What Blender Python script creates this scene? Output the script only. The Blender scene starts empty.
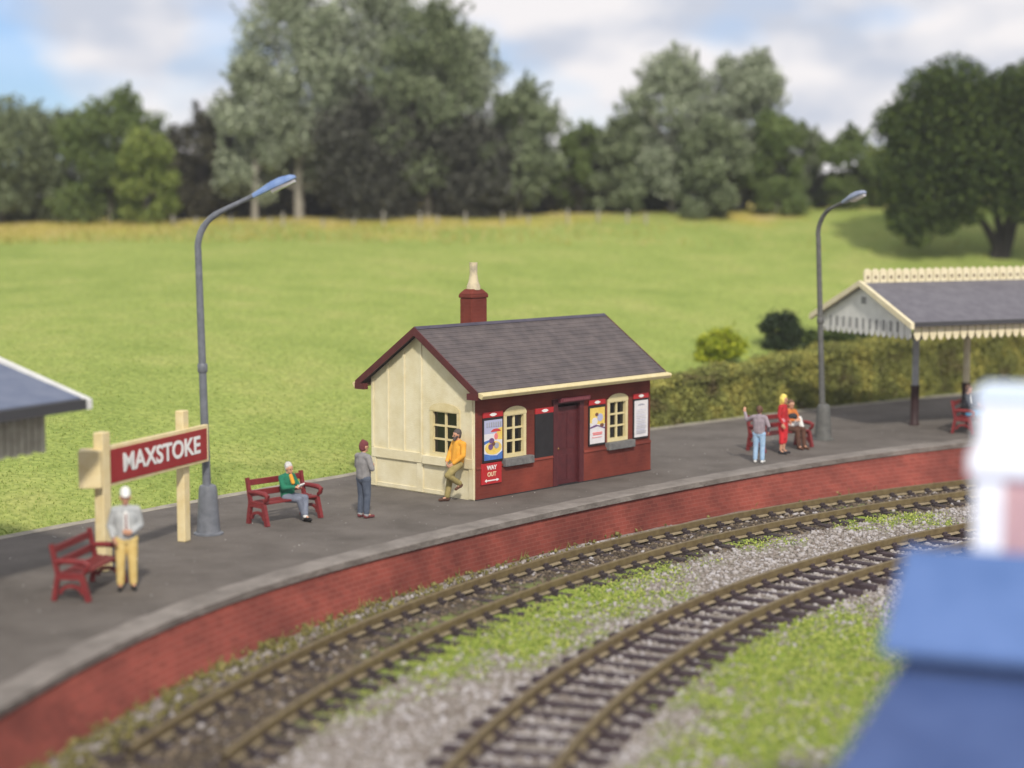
import bpy, math, random
import numpy as np
from mathutils import Vector, Matrix

S = bpy.context.scene
COL = S.collection
R = math.radians
rnd = random.Random(7)

# ------------------------------------------------------------------ camera
FPX, CAMH, PIT = 1807.6, 6.587, 0.09945
cd = bpy.data.cameras.new('camera')
cam = bpy.data.objects.new('camera', cd)
COL.objects.link(cam)
cd.sensor_width = 36.0
cd.lens = FPX / 1024 * 36.0
cd.clip_start = 0.1
cd.clip_end = 3000
cam.location = (0, 0, CAMH)
cam.rotation_euler = (math.pi / 2 - PIT, 0, 0)
cd.dof.use_dof = True
cd.dof.focus_distance = 40.5
cd.dof.aperture_fstop = 0.205
S.camera = cam

# ------------------------------------------------------------------ sky
SUN_ELEV, SUN_DIR = R(40), Vector((0.13, -0.95, 0.0))
w = bpy.data.worlds.new('World')
S.world = w
w.use_nodes = True
nt = w.node_tree
nt.nodes.clear()
N = nt.nodes.new
out = N('ShaderNodeOutputWorld')
bg = N('ShaderNodeBackground')
sky = N('ShaderNodeTexSky')
sky.sky_type = 'NISHITA'
sky.sun_disc = False
sky.sun_elevation = SUN_ELEV
sky.sun_rotation = math.atan2(SUN_DIR.x, SUN_DIR.y)
sky.air_density = 1.0
sky.dust_density = 0.6
tc = N('ShaderNodeTexCoord')
mp = N('ShaderNodeMapping')
mp.inputs['Scale'].default_value = (1.0, 1.0, 2.3)
mp.inputs['Location'].default_value = (0.12, 0.3, 0.2)
n1 = N('ShaderNodeTexNoise')
n1.inputs['Scale'].default_value = 7.5
n1.inputs['Detail'].default_value = 7
n1.inputs['Roughness'].default_value = 0.52
n2 = N('ShaderNodeTexNoise')
n2.inputs['Scale'].default_value = 9.0
n2.inputs['Detail'].default_value = 5
r1 = N('ShaderNodeValToRGB')            # where cloud covers the blue
r1.color_ramp.elements[0].position = 0.33
r1.color_ramp.elements[0].color = (0.22, 0.22, 0.22, 1)
r1.color_ramp.elements[1].position = 0.56
r2 = N('ShaderNodeValToRGB')            # white tops to blue grey undersides
r2.color_ramp.elements[0].position = 0.42
r2.color_ramp.elements[0].color = (6.1, 6.5, 7.5, 1)
r2.color_ramp.elements[1].position = 0.55
r2.color_ramp.elements[1].color = (9.4, 9.1, 9.2, 1)
mx = N('ShaderNodeMixRGB')
mxb = N('ShaderNodeMixRGB')
mxb.blend_type = 'MULTIPLY'
mxb.inputs['Fac'].default_value = 1.0
mxb.inputs['Color2'].default_value = (0.62, 0.86, 1.30, 1)
L = nt.links.new
L(tc.outputs['Generated'], mp.inputs['Vector'])
L(mp.outputs['Vector'], n1.inputs['Vector'])
L(mp.outputs['Vector'], n2.inputs['Vector'])
vd = N('ShaderNodeVectorMath')
vd.operation = 'DISTANCE'
vd.inputs[1].default_value = (-0.275, 0.955, 0.070)
L(tc.outputs['Generated'], vd.inputs[0])
mrx = N('ShaderNodeMapRange')
mrx.inputs['From Min'].default_value = 0.015
mrx.inputs['From Max'].default_value = 0.085
mrx.inputs['To Min'].default_value = -0.30
mrx.inputs['To Max'].default_value = 0.11
L(vd.outputs['Value'], mrx.inputs['Value'])
adx = N('ShaderNodeMath')
L(n1.outputs['Fac'], adx.inputs[0])
L(mrx.outputs[0], adx.inputs[1])
L(adx.outputs[0], r1.inputs['Fac'])
L(n2.outputs['Fac'], r2.inputs['Fac'])
L(r1.outputs['Color'], mx.inputs['Fac'])
L(sky.outputs['Color'], mxb.inputs['Color1'])
L(mxb.outputs['Color'], mx.inputs['Color1'])
L(r2.outputs['Color'], mx.inputs['Color2'])
L(mx.outputs['Color'], bg.inputs['Color'])
bg.inputs['Strength'].default_value = 0.085
L(bg.outputs['Background'], out.inputs['Surface'])

# ------------------------------------------------------------------ sun
sl = bpy.data.lights.new('sun', 'SUN')
sun = bpy.data.objects.new('sun', sl)
COL.objects.link(sun)
sl.energy = 3.0
sl.angle = R(4)
sl.color = (1.0, 0.93, 0.82)
sd = SUN_DIR.normalized() * math.cos(SUN_ELEV)
sun.rotation_euler = Vector((sd.x, sd.y, math.sin(SUN_ELEV))).to_track_quat('Z', 'Y').to_euler()
sun.location = (10, -20, 30)

S.view_settings.view_transform = 'Standard'
S.view_settings.look = 'None'
S.view_settings.exposure = 0.25
S.view_settings.gamma = 1.0

# ------------------------------------------------------------------ helpers
def ray(u, v):
    x, y = (u - 512) / FPX, (v - 384) / FPX
    c, s = math.cos(PIT), math.sin(PIT)
    return np.array([x, c - s * y, -s - c * y])

def at_z(u, v, z=0.0):
    d = ray(u, v)
    t = (z - CAMH) / d[2]
    return np.array([0, 0, CAMH]) + d * t

def at_y(u, v, y):
    d = ray(u, v)
    return np.array([0, 0, CAMH]) + d * (y / d[1])

CC = np.array([31.1, 14.83])            # the centre the curve of the line is struck from
def polar(r, deg, z=0.0):
    a = R(deg)
    return (CC[0] + r * math.cos(a), CC[1] + r * math.sin(a), z)

MATS = {}
def mat(name, c1, c2=None, scale=6.0, rough=0.75, bump=0.0, bscale=None, metal=0.0, island=False,
        detail=6.0, spec=0.35, lo=0.35, hi=0.65, coords='Object', c3=None):
    if name in MATS:
        return MATS[name]
    m = bpy.data.materials.new(name)
    m.use_nodes = True
    t = m.node_tree
    b = t.nodes['Principled BSDF']
    b.inputs['Roughness'].default_value = rough
    b.inputs['Metallic'].default_value = metal
    b.inputs['Specular IOR Level'].default_value = spec
    b.inputs['Base Color'].default_value = (*c1, 1)
    tcn = t.nodes.new('ShaderNodeTexCoord')
    if c2 is not None:
        rp = t.nodes.new('ShaderNodeValToRGB')
        rp.color_ramp.elements[0].color = (*c1, 1)
        rp.color_ramp.elements[1].color = (*c2, 1)
        rp.color_ramp.elements[0].position = lo
        rp.color_ramp.elements[1].position = hi
        if c3 is not None:
            e = rp.color_ramp.elements.new((lo + hi) / 2)
            e.color = (*c3, 1)
        if island:
            g = t.nodes.new('ShaderNodeNewGeometry')
            t.links.new(g.outputs['Random Per Island'], rp.inputs['Fac'])
        else:
            n = t.nodes.new('ShaderNodeTexNoise')
            n.inputs['Scale'].default_value = scale
            n.inputs['Detail'].default_value = detail
            n.inputs['Roughness'].default_value = 0.65
            t.links.new(tcn.outputs[coords], n.inputs['Vector'])
            t.links.new(n.outputs['Fac'], rp.inputs['Fac'])
        t.links.new(rp.outputs['Color'], b.inputs['Base Color'])
    if bump:
        n = t.nodes.new('ShaderNodeTexNoise')
        n.inputs['Scale'].default_value = bscale or scale * 4
        n.inputs['Detail'].default_value = 5
        t.links.new(tcn.outputs[coords], n.inputs['Vector'])
        bp = t.nodes.new('ShaderNodeBump')
        bp.inputs['Strength'].default_value = bump
        bp.inputs['Distance'].default_value = 0.05
        t.links.new(n.outputs['Fac'], bp.inputs['Height'])
        t.links.new(bp.outputs['Normal'], b.inputs['Normal'])
    MATS[name] = m
    return m

def brick_mat(name, c1, c2, mortar, bw=0.24, bh=0.078, ms=0.010, coords='UV', rough=0.85, stain=None, bump=0.5):
    if name in MATS:
        return MATS[name]
    m = bpy.data.materials.new(name)
    m.use_nodes = True
    t = m.node_tree
    b = t.nodes['Principled BSDF']
    b.inputs['Roughness'].default_value = rough
    b.inputs['Specular IOR Level'].default_value = 0.3
    tcn = t.nodes.new('ShaderNodeTexCoord')
    br = t.nodes.new('ShaderNodeTexBrick')
    br.inputs['Scale'].default_value = 1.0
    br.inputs['Brick Width'].default_value = bw
    br.inputs['Row Height'].default_value = bh
    br.inputs['Mortar Size'].default_value = ms
    br.inputs['Mortar Smooth'].default_value = 0.3
    br.inputs['Color1'].default_value = (*c1, 1)
    br.inputs['Color2'].default_value = (*c2, 1)
    br.inputs['Mortar'].default_value = (*mortar, 1)
    t.links.new(tcn.outputs[coords], br.inputs['Vector'])
    n = t.nodes.new('ShaderNodeTexNoise')
    n.inputs['Scale'].default_value = 0.9
    n.inputs['Detail'].default_value = 10
    t.links.new(tcn.outputs['Object'], n.inputs['Vector'])
    rp = t.nodes.new('ShaderNodeValToRGB')
    rp.color_ramp.elements[0].position = 0.35
    rp.color_ramp.elements[1].position = 0.7
    rp.color_ramp.elements[0].color = (0.55, 0.52, 0.52, 1)
    rp.color_ramp.elements[1].color = (1.22, 1.18, 1.1, 1)
    t.links.new(n.outputs['Fac'], rp.inputs['Fac'])
    mm = t.nodes.new('ShaderNodeMixRGB')
    mm.blend_type = 'MULTIPLY'
    mm.inputs['Fac'].default_value = 0.8
    t.links.new(br.outputs['Color'], mm.inputs['Color1'])
    t.links.new(rp.outputs['Color'], mm.inputs['Color2'])
    t.links.new(mm.outputs['Color'], b.inputs['Base Color'])
    bp = t.nodes.new('ShaderNodeBump')
    bp.inputs['Strength'].default_value = bump
    bp.inputs['Distance'].default_value = 0.012
    bp.invert = True
    t.links.new(br.outputs['Fac'], bp.inputs['Height'])
    t.links.new(bp.outputs['Normal'], b.inputs['Normal'])
    MATS[name] = m
    return m

def tag(o, label=None, cat=None, group=None, kind=None):
    if label: o['label'] = label
    if cat: o['category'] = cat
    if group: o['group'] = group
    if kind: o['kind'] = kind
    return o

def thing(name, label, cat, loc=(0, 0, 0), rz=0.0, group=None):
    o = bpy.data.objects.new(name, None)
    o.empty_display_size = 0.3
    COL.objects.link(o)
    o.location = loc
    o.rotation_euler = (0, 0, rz)
    return tag(o, label, cat, group)

def link_mesh(name, me, parent=None, smooth=False, bevel=0.0):
    o = bpy.data.objects.new(name, me)
    COL.objects.link(o)
    if parent is not None:
        o.parent = parent
    if smooth:
        me.polygons.foreach_set('use_smooth', [True] * len(me.polygons))
    if bevel:
        md = o.modifiers.new('bevel', 'BEVEL')
        md.width = bevel
        md.segments = 2
        md.limit_method = 'ANGLE'
        md.angle_limit = R(40)
    return o

def arrays_mesh(name, V, F, mats):
    """fast mesh from an (n,3) array and an (m,k) index array"""
    me = bpy.data.meshes.new(name)
    V = np.asarray(V, np.float32)
    F = np.asarray(F, np.int32)
    k = F.shape[1]
    me.vertices.add(len(V))
    me.vertices.foreach_set('co', V.ravel())
    me.loops.add(F.size)
    me.loops.foreach_set('vertex_index', F.ravel())
    me.polygons.add(len(F))
    me.polygons.foreach_set('loop_start', np.arange(0, F.size, k, dtype=np.int32))
    me.polygons.foreach_set('loop_total', np.full(len(F), k, np.int32))
    me.update(calc_edges=True)
    for m in mats:
        me.materials.append(m)
    return me

class MB:
    """collects shapes into ONE mesh"""
    def __init__(s):
        s.v, s.f, s.m, s.uv = [], [], [], None
    def add(s, vs, fs, mi=0):
        b = len(s.v)
        s.v += [tuple(map(float, p)) for p in vs]
        s.f += [tuple(i + b for i in f) for f in fs]
        s.m += [mi] * len(fs)
    def box(s, x0, x1, y0, y1, z0, z1, mi=0, M=None):
        vs = [(x0, y0, z0), (x1, y0, z0), (x1, y1, z0), (x0, y1, z0), (x0, y0, z1), (x1, y0, z1), (x1, y1, z1), (x0, y1, z1)]
        if M is not None:
            vs = [tuple(M @ Vector(p)) for p in vs]
        s.add(vs, [(0, 3, 2, 1), (4, 5, 6, 7), (0, 1, 5, 4), (1, 2, 6, 5), (2, 3, 7, 6), (3, 0, 4, 7)], mi)
    def bar(s, p, q, wd, ht, mi=0, up=(0, 0, 1)):
        p, q = Vector(p), Vector(q)
        d = q - p
        ln = d.length
        x = d.normalized()
        y = Vector(up).cross(x)
        if y.length < 1e-4:
            y = Vector((0, 1, 0)).cross(x)
        y.normalize()
        z = x.cross(y)
        M = Matrix((x, y, z)).transposed().to_4x4()
        M.translation = p
        s.box(0, ln, -wd / 2, wd / 2, -ht / 2, ht / 2, mi, M)
    def prism(s, poly, a, b, fn, mi=0):
        """poly of 2D points, extruded between parameters a and b; fn(u, v, t) gives the 3D point"""
        n = len(poly)
        vs = [fn(u, v, a) for u, v in poly] + [fn(u, v, b) for u, v in poly]
        fs = [tuple(range(n - 1, -1, -1)), tuple(range(n, 2 * n))]
        fs += [(i, (i + 1) % n, n + (i + 1) % n, n + i) for i in range(n)]
        s.add(vs, fs, mi)
    def lathe(s, prof, n=20, c=(0, 0, 0), mi=0):
        vs, fs = [], []
        for r, z in prof:
            for k in range(n):
                a = 2 * math.pi * k / n
                vs.append((c[0] + r * math.cos(a), c[1] + r * math.sin(a), c[2] + z))
        for i in range(len(prof) - 1):
            for k in range(n):
                fs.append((i * n + k, i * n + (k + 1) % n, (i + 1) * n + (k + 1) % n, (i + 1) * n + k))
        fs.append(tuple(range(n - 1, -1, -1)))
        fs.append(tuple((len(prof) - 1) * n + k for k in range(n)))
        s.add(vs, fs, mi)
    def tube(s, pts, rad, n=10, mi=0, flat=1.0):
        pts = [Vector(p) for p in pts]
        if not isinstance(rad, (list, tuple)):
            rad = [rad] * len(pts)
        vs, fs = [], []
        ref = None
        for i, p in enumerate(pts):
            d = (pts[min(i + 1, len(pts) - 1)] - pts[max(i - 1, 0)]).normalized()
            if ref is None:
                ref = Vector((0, 0, 1)) if abs(d.z) < 0.9 else Vector((1, 0, 0))
            x = d.cross(ref).normalized()
            y = x.cross(d).normalized()
            ref = y
            for k in range(n):
                a = 2 * math.pi * k / n
                vs.append(p + (x * math.cos(a) + y * math.sin(a) * flat) * rad[i])
        for i in range(len(pts) - 1):
            for k in range(n):
                fs.append((i * n + k, i * n + (k + 1) % n, (i + 1) * n + (k + 1) % n, (i + 1) * n + k))
        fs.append(tuple(range(n - 1, -1, -1)))
        fs.append(tuple((len(pts) - 1) * n + k for k in range(n)))
        s.add(vs, fs, mi)
    def ball(s, c, r, nu=10, nv=7, mi=0, sc=(1, 1, 1)):
        vs, fs = [], []
        for i in range(nv + 1):
            t = math.pi * i / nv
            for k in range(nu):
                a = 2 * math.pi * k / nu
                vs.append((c[0] + r * sc[0] * math.sin(t) * math.cos(a), c[1] + r * sc[1] * math.sin(t) * math.sin(a), c[2] + r * sc[2] * math.cos(t)))
        for i in range(nv):
            for k in range(nu):
                fs.append((i * nu + k, (i + 1) * nu + k, (i + 1) * nu + (k + 1) % nu, i * nu + (k + 1) % nu))
        s.add(vs, fs, mi)
    def build(s, name, mats, parent=None, smooth=False, bevel=0.0, uvfn=None):
        me = bpy.data.meshes.new(name)
        me.from_pydata(s.v, [], s.f)
        mats = mats if isinstance(mats, (list, tuple)) else [mats]
        for m in mats:
            me.materials.append(m)
        me.polygons.foreach_set('material_index', s.m)
        me.update()
        if uvfn:
            uvl = me.uv_layers.new(name='UVMap')
            for p in me.polygons:
                for li in p.loop_indices:
                    uvl.data[li].uv = uvfn(me.vertices[me.loops[li].vertex_index].co, p.normal)
        o = link_mesh(name, me, parent, False, bevel)
        if smooth:
            me.polygons.foreach_set('use_smooth', [True] * len(me.polygons))
            me.set_sharp_from_angle(angle=R(38))
        return o

def text_mesh(name, s, size, m, parent, M, depth=0.006, offset=0.0, sx=1.0, align='CENTER'):
    cu = bpy.data.curves.new(name, 'FONT')
    cu.body = s
    cu.size = size
    cu.extrude = depth
    cu.offset = offset
    cu.align_x = align
    cu.align_y = 'CENTER'
    to = bpy.data.objects.new('tmp_text', cu)
    COL.objects.link(to)
    dg = bpy.context.evaluated_depsgraph_get()
    me = bpy.data.meshes.new_from_object(to.evaluated_get(dg))
    bpy.data.objects.remove(to)
    bpy.data.curves.remove(cu)
    me.transform(Matrix.Diagonal((sx, 1, 1, 1)))
    me.transform(M)
    me.materials.clear()
    me.materials.append(m)
    me.name = name
    return link_mesh(name, me, parent)

def copy_tree(o, parent=None):
    c = o.copy()
    COL.objects.link(c)
    if parent is not None:
        c.parent = parent
    for ch in list(o.children):
        copy_tree(ch, c)
    return c

# ------------------------------------------------------------------ materials
M_cream = mat('cream_paint', (0.66, 0.585, 0.37), (0.76, 0.70, 0.50), 2.2, 0.55, 0.2, 40)
M_cream2 = mat('cream_trim', (0.62, 0.52, 0.27), (0.70, 0.61, 0.36), 5, 0.5, 0.08, 30)
M_white = mat('white_paint', (0.72, 0.73, 0.72), (0.80, 0.80, 0.78), 4, 0.5, 0.08, 25)
M_maroon = mat('maroon_paint', (0.070, 0.013, 0.017), (0.100, 0.019, 0.022), 5, 0.5, 0.1, 40)
M_bench = mat('bench_maroon', (0.16, 0.018, 0.022), (0.22, 0.03, 0.03), 9, 0.5, 0.15, 50)
M_signred = mat('sign_red', (0.27, 0.016, 0.020), (0.31, 0.022, 0.026), 3, 0.45)
M_headred = mat('header_red', (0.42, 0.016, 0.020), (0.46, 0.024, 0.028), 3, 0.45)
M_slate = mat('slate', (0.085, 0.072, 0.078), (0.135, 0.115, 0.12), 5, 0.8, 0.3, 40)
M_black = mat('black_paint', (0.012, 0.014, 0.016), (0.025, 0.027, 0.03), 6, 0.5)
M_glass = mat('dark_glass', (0.006, 0.006, 0.007), None, rough=0.08, spec=0.6)
M_grey = mat('grey_stone', (0.12, 0.12, 0.12), (0.19, 0.185, 0.18), 8, 0.85, 0.3)
M_steel = mat('grey_lamp_paint', (0.115, 0.125, 0.145), (0.165, 0.175, 0.2), 6, 0.4, 0.06, 40)
M_wallbrick = brick_mat('station_brick', (0.180, 0.034, 0.023), (0.205, 0.041, 0.027), (0.20, 0.046, 0.032), ms=0.006, bump=0.25)
M_platbrick = brick_mat('platform_brick', (0.185, 0.042, 0.031), (0.240, 0.055, 0.041), (0.25, 0.080, 0.062), ms=0.008, bw=0.25, bh=0.085)

# ------------------------------------------------------------------ ground levels
HP = 0.564                       # rail tops below the platform
def back_r(deg):                 # platform rear edge
    return 45.45 + 0.0042 * (deg - 141) ** 2 if deg < 141 else 45.4 + 0.004 * (deg - 141) ** 2
def edge_r(deg):                 # platform front edge
    p = np.interp(deg, [95, 110, 118, 127, 134, 141, 148, 155, 160, 166, 172, 180], [41.2, 40.0, 39.45, 38.8, 38.42, 38.3, 38.45, 38.85, 38.95, 38.75, 38.6, 38.5])
    return float(p)
_e = np.array([edge_r(a) for a in np.arange(90, 186, 0.5)])
_k = np.ones(15) / 15
_es = np.convolve(np.pad(_e, 7, mode='edge'), _k, mode='valid')
def edge_s(deg):
    return float(np.interp(deg, np.arange(90, 186, 0.5), _es))

RB = 45.5
_bd = np.arange(165, 91.9, -0.5)
_bx = np.array([CC[0] + back_r(a) * math.cos(R(a)) for a in _bd])
_by = np.array([CC[1] + back_r(a) * math.sin(R(a)) for a in _bd])
def yb_of_x(x):
    return np.interp(np.clip(x, -11.0, _bx[-1]), _bx, _by)
YT = 95.0
def field_z(x, y):
    x = np.asarray(x, float); y = np.asarray(y, float)
    yb = yb_of_x(x)
    zt = 6.02 + 0.0165 * x
    s = np.clip((y - yb) / (YT - yb), 0, 1.0)
    far = np.clip(y - YT, 0, None)
    lump = 0.06 * np.sin(x * 0.31 + 1.0) * np.sin(y * 0.23) * np.clip(s * 4, 0, 1)
    return -0.06 + (zt + 0.06) * s ** 0.92 + far * 0.004 + lump
def at_field(u, v):
    d = ray(u, v)
    o = np.array([0, 0, CAMH])
    for y in np.arange(40, 130, 0.1):
        p = o + d * (y / d[1])
        if p[2] <= field_z(p[0], p[1]) and y > yb_of_x(p[0]):
            return p
    return p

# ---- field sheet
def field_sheet():
    phis = np.linspace(60, 186, 127)
    ts = np.concatenate([np.linspace(-0.25, 12, 26), np.linspace(13, 60, 48), np.geomspace(64, 900, 26)])
    V, F = [], []
    for a in phis:
        c, s = math.cos(R(a)), math.sin(R(a))
        rb = back_r(max(a, 92))
        for t in ts:
            V.append((CC[0] + (rb + t) * c, CC[1] + (rb + t) * s, 0))
    V = np.array(V)
    V[:, 2] = field_z(V[:, 0], V[:, 1])
    n = len(ts)
    for i in range(len(phis) - 1):
        for j in range(n - 1):
            F.append((i * n + j, (i + 1) * n + j, (i + 1) * n + j + 1, i * n + j + 1))
    m = bpy.data.materials.new('meadow_grass')
    m.use_nodes = True
    t = m.node_tree
    b = t.nodes['Principled BSDF']
    b.inputs['Roughness'].default_value = 0.95
    b.inputs['Specular IOR Level'].default_value = 0.1
    g = t.nodes.new('ShaderNodeNewGeometry')
    def noise(sc, det, vec=None):
        q = t.nodes.new('ShaderNodeTexNoise')
        q.inputs['Scale'].default_value = sc
        q.inputs['Detail'].default_value = det
        q.inputs['Roughness'].default_value = 0.62
        t.links.new(g.outputs['Position'], q.inputs['Vector'])
        return q
    def ramp(src, stops):
        q = t.nodes.new('ShaderNodeValToRGB')
        e = q.color_ramp.elements
        e[0].position, e[0].color = stops[0][0], (*stops[0][1], 1)
        e[1].position, e[1].color = stops[-1][0], (*stops[-1][1], 1)
        for p_, c_ in stops[1:-1]:
            k = e.new(p_); k.color = (*c_, 1)
        t.links.new(src, q.inputs['Fac'])
        return q
    na = noise(0.35, 12)
    nb = noise(7.0, 8)
    ra = ramp(na.outputs['Fac'], [(0.33, (0.218, 0.280, 0.068)), (0.5, (0.268, 0.325, 0.086)), (0.68, (0.325, 0.350, 0.110))])
    rb_ = ramp(nb.outputs['Fac'], [(0.36, (0.70, 0.74, 0.66)), (0.64, (1.24, 1.22, 1.2))])
    mu = t.nodes.new('ShaderNodeMixRGB'); mu.blend_type = 'MULTIPLY'; mu.inputs['Fac'].default_value = 1.0
    t.links.new(ra.outputs['Color'], mu.inputs['Color1'])
    t.links.new(rb_.outputs['Color'], mu.inputs['Color2'])
    # dry uncut strip along the far side of the field
    sp = t.nodes.new('ShaderNodeSeparateXYZ')
    t.links.new(g.outputs['Position'], sp.inputs['Vector'])
    nc = noise(0.12, 5)
    ma = t.nodes.new('ShaderNodeMath'); ma.operation = 'MULTIPLY_ADD'
    ma.inputs[1].default_value = 26.0; 
    t.links.new(nc.outputs['Fac'], ma.inputs[0])
    t.links.new(sp.outputs['Y'], ma.inputs[2])
    mb_ = t.nodes.new('ShaderNodeMath'); mb_.operation = 'MULTIPLY_ADD'
    mb_.inputs[1].default_value = -0.22
    t.links.new(sp.outputs['X'], mb_.inputs[0]); t.links.new(ma.outputs[0], mb_.inputs[2])
    mr = t.nodes.new('ShaderNodeMapRange')
    mr.inputs['From Min'].default_value = 103; mr.inputs['From Max'].default_value = 108
    t.links.new(mb_.outputs[0], mr.inputs['Value'])
    nd = noise(0.5, 6)
    rd = ramp(nd.outputs['Fac'], [(0.35, (0.36, 0.33, 0.05)), (0.52, (0.47, 0.39, 0.10)), (0.66, (0.50, 0.40, 0.18))])
    mx2 = t.nodes.new('ShaderNodeMixRGB')
    t.links.new(mr.outputs[0], mx2.inputs['Fac'])
    t.links.new(mu.outputs['Color'], mx2.inputs['Color1'])
    t.links.new(rd.outputs['Color'], mx2.inputs['Color2'])
    t.links.new(mx2.outputs['Color'], b.inputs['Base Color'])
    bp = t.nodes.new('ShaderNodeBump'); bp.inputs['Strength'].default_value = 0.25; bp.inputs['Distance'].default_value = 0.08
    t.links.new(nb.outputs['Fac'], bp.inputs['Height'])
    t.links.new(bp.outputs['Normal'], b.inputs['Normal'])
    o = link_mesh('field', arrays_mesh('field', V, F, [m]), smooth=True)
    return tag(o, 'sloping green meadow behind the platform', None, None, 'structure')
field_sheet()

# ---- ballast sheet under both tracks
def wob(x, y):
    return 0.5 + 0.22 * np.sin(x * 1.7 + 0.6 * np.sin(y * 1.1)) * np.sin(y * 1.3 + 1.1) + 0.16 * np.sin(x * 3.9 + y * 2.3) + 0.12 * np.sin(x * 7.1 - y * 6.3 + 2.0)
def bed_z(x, y):
    r = np.hypot(x - CC[0], y - CC[1])
    z = -0.865 + 0.05 * (wob(x, y) - 0.5)
    z += 0.04 * np.exp(-((r - 34.6) / 0.8) ** 2)
    z += 0.105 * np.exp(-((r - 36.45) / 1.0) ** 2)
    z += 0.055 * np.exp(-((r - 32.17) / 0.8) ** 2)
    return z
def bed_sheet():
    xs = np.arange(-24, 46.1, 0.2); ys = np.arange(4, 62.1, 0.2)
    X, Y = np.meshgrid(xs, ys, indexing='ij')
    Z = bed_z(X, Y)
    rr = np.hypot(X - CC[0], Y - CC[1])
    Z = np.where(rr > 39.5, -0.95, Z)
    V = np.stack([X, Y, Z], -1).reshape(-1, 3)
    n = len(ys)
    i, j = np.meshgrid(np.arange(len(xs) - 1), np.arange(n - 1), indexing='ij')
    a = (i * n + j).ravel()
    F = np.stack([a, a + n, a + n + 1, a + 1], -1)
    m = mat('ballast_dirt', (0.17, 0.135, 0.105), (0.36, 0.33, 0.30), 9, 0.95, 0.8, 30, lo=0.32, hi=0.7, c3=(0.26, 0.23, 0.20), detail=10)
    o = link_mesh('ground', arrays_mesh('ground', V, F, [m]), smooth=True)
    tag(o, 'pale gravelly ground under the two tracks', None, None, 'structure')
bed_sheet()

# ------------------------------------------------------------------ platform
def sweep(prof_fn, degs, name, mats, parent, mis=None, smooth=False, uv=False, closed=True):
    """prof_fn(deg) -> [(r, z)...]; swept along the curve"""
    V, F, MI = [], [], []
    k = len(prof_fn(degs[0]))
    for a in degs:
        for r, z in prof_fn(a):
            V.append(polar(r, a, z))
    kk = k if closed else k - 1
    for i in range(len(degs) - 1):
        for j in range(kk):
            F.append((i * k + j, i * k + (j + 1) % k, (i + 1) * k + (j + 1) % k, (i + 1) * k + j))
            MI.append(mis[j] if mis else 0)
    me = bpy.data.meshes.new(name)
    me.from_pydata(V, [], F)
    for m in (mats if isinstance(mats, list) else [mats]):
        me.materials.append(m)
    me.polygons.foreach_set('material_index', MI)
    if uv:
        u = me.uv_layers.new(name='UVMap')
        for p in me.polygons:
            for li in p.loop_indices:
                vi = me.loops[li].vertex_index
                u.data[li].uv = (R(degs[vi // k]) * 38.5, me.vertices[vi].co.z + 1.0)
    me.update()
    return link_mesh(name, me, parent, smooth)

plat = thing('station_platform', 'long curved railway platform with dark tarmac top and red brick face', 'platform')
degs = list(np.arange(92, 182.1, 0.5))
M_tar = mat('tarmac', (0.090, 0.078, 0.068), (0.165, 0.146, 0.130), 0.8, 0.9, 0.6, 22, detail=14, lo=0.3, hi=0.72)
M_cope = mat('coping_grey', (0.135, 0.119, 0.105), (0.29, 0.26, 0.235), 1.3, 0.85, 0.7, 14, detail=12, lo=0.3, hi=0.7)
def jig(a, k): return 0.02 * math.sin(a * 3.1 + k) + 0.012 * math.sin(a * 7.7 + 2 * k)
sweep(lambda a: [(edge_s(a) + 0.52 + jig(a, 1), 0.0), (back_r(a) - 0.10, 0.0), (back_r(a) - 0.10, -0.5), (edge_s(a) + 0.62, -0.5)], degs, 'paving', M_tar, plat)
sweep(lambda a: [(edge_s(a) + jig(a, 0.3) * 0.6, -0.008), (edge_s(a) + 0.05, 0.010), (edge_s(a) + 0.55 + jig(a, 1), 0.006), (edge_s(a) + 0.55, -0.12), (edge_s(a) + 0.02, -0.13)], degs, 'coping', M_cope, plat)
sweep(lambda a: [(edge_s(a) + 0.10, -0.10), (min(edge_s(a) + 0.08, 38.28), -0.98), (edge_s(a) + 0.5, -1.0), (edge_s(a) + 0.5, -0.10)], degs, 'brick_face', M_platbrick, plat, uv=True)
sweep(lambda a: [(back_r(a) - 0.14, 0.006), (back_r(a) + 0.06 + jig(a, 2), 0.03), (back_r(a) + 0.08, -0.3), (back_r(a) - 0.14, -0.3)], degs, 'rear_kerb', mat('kerb_stone', (0.23, 0.21, 0.17), (0.36, 0.33, 0.27), 3, 0.9, 0.3, detail=10), plat)

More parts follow.
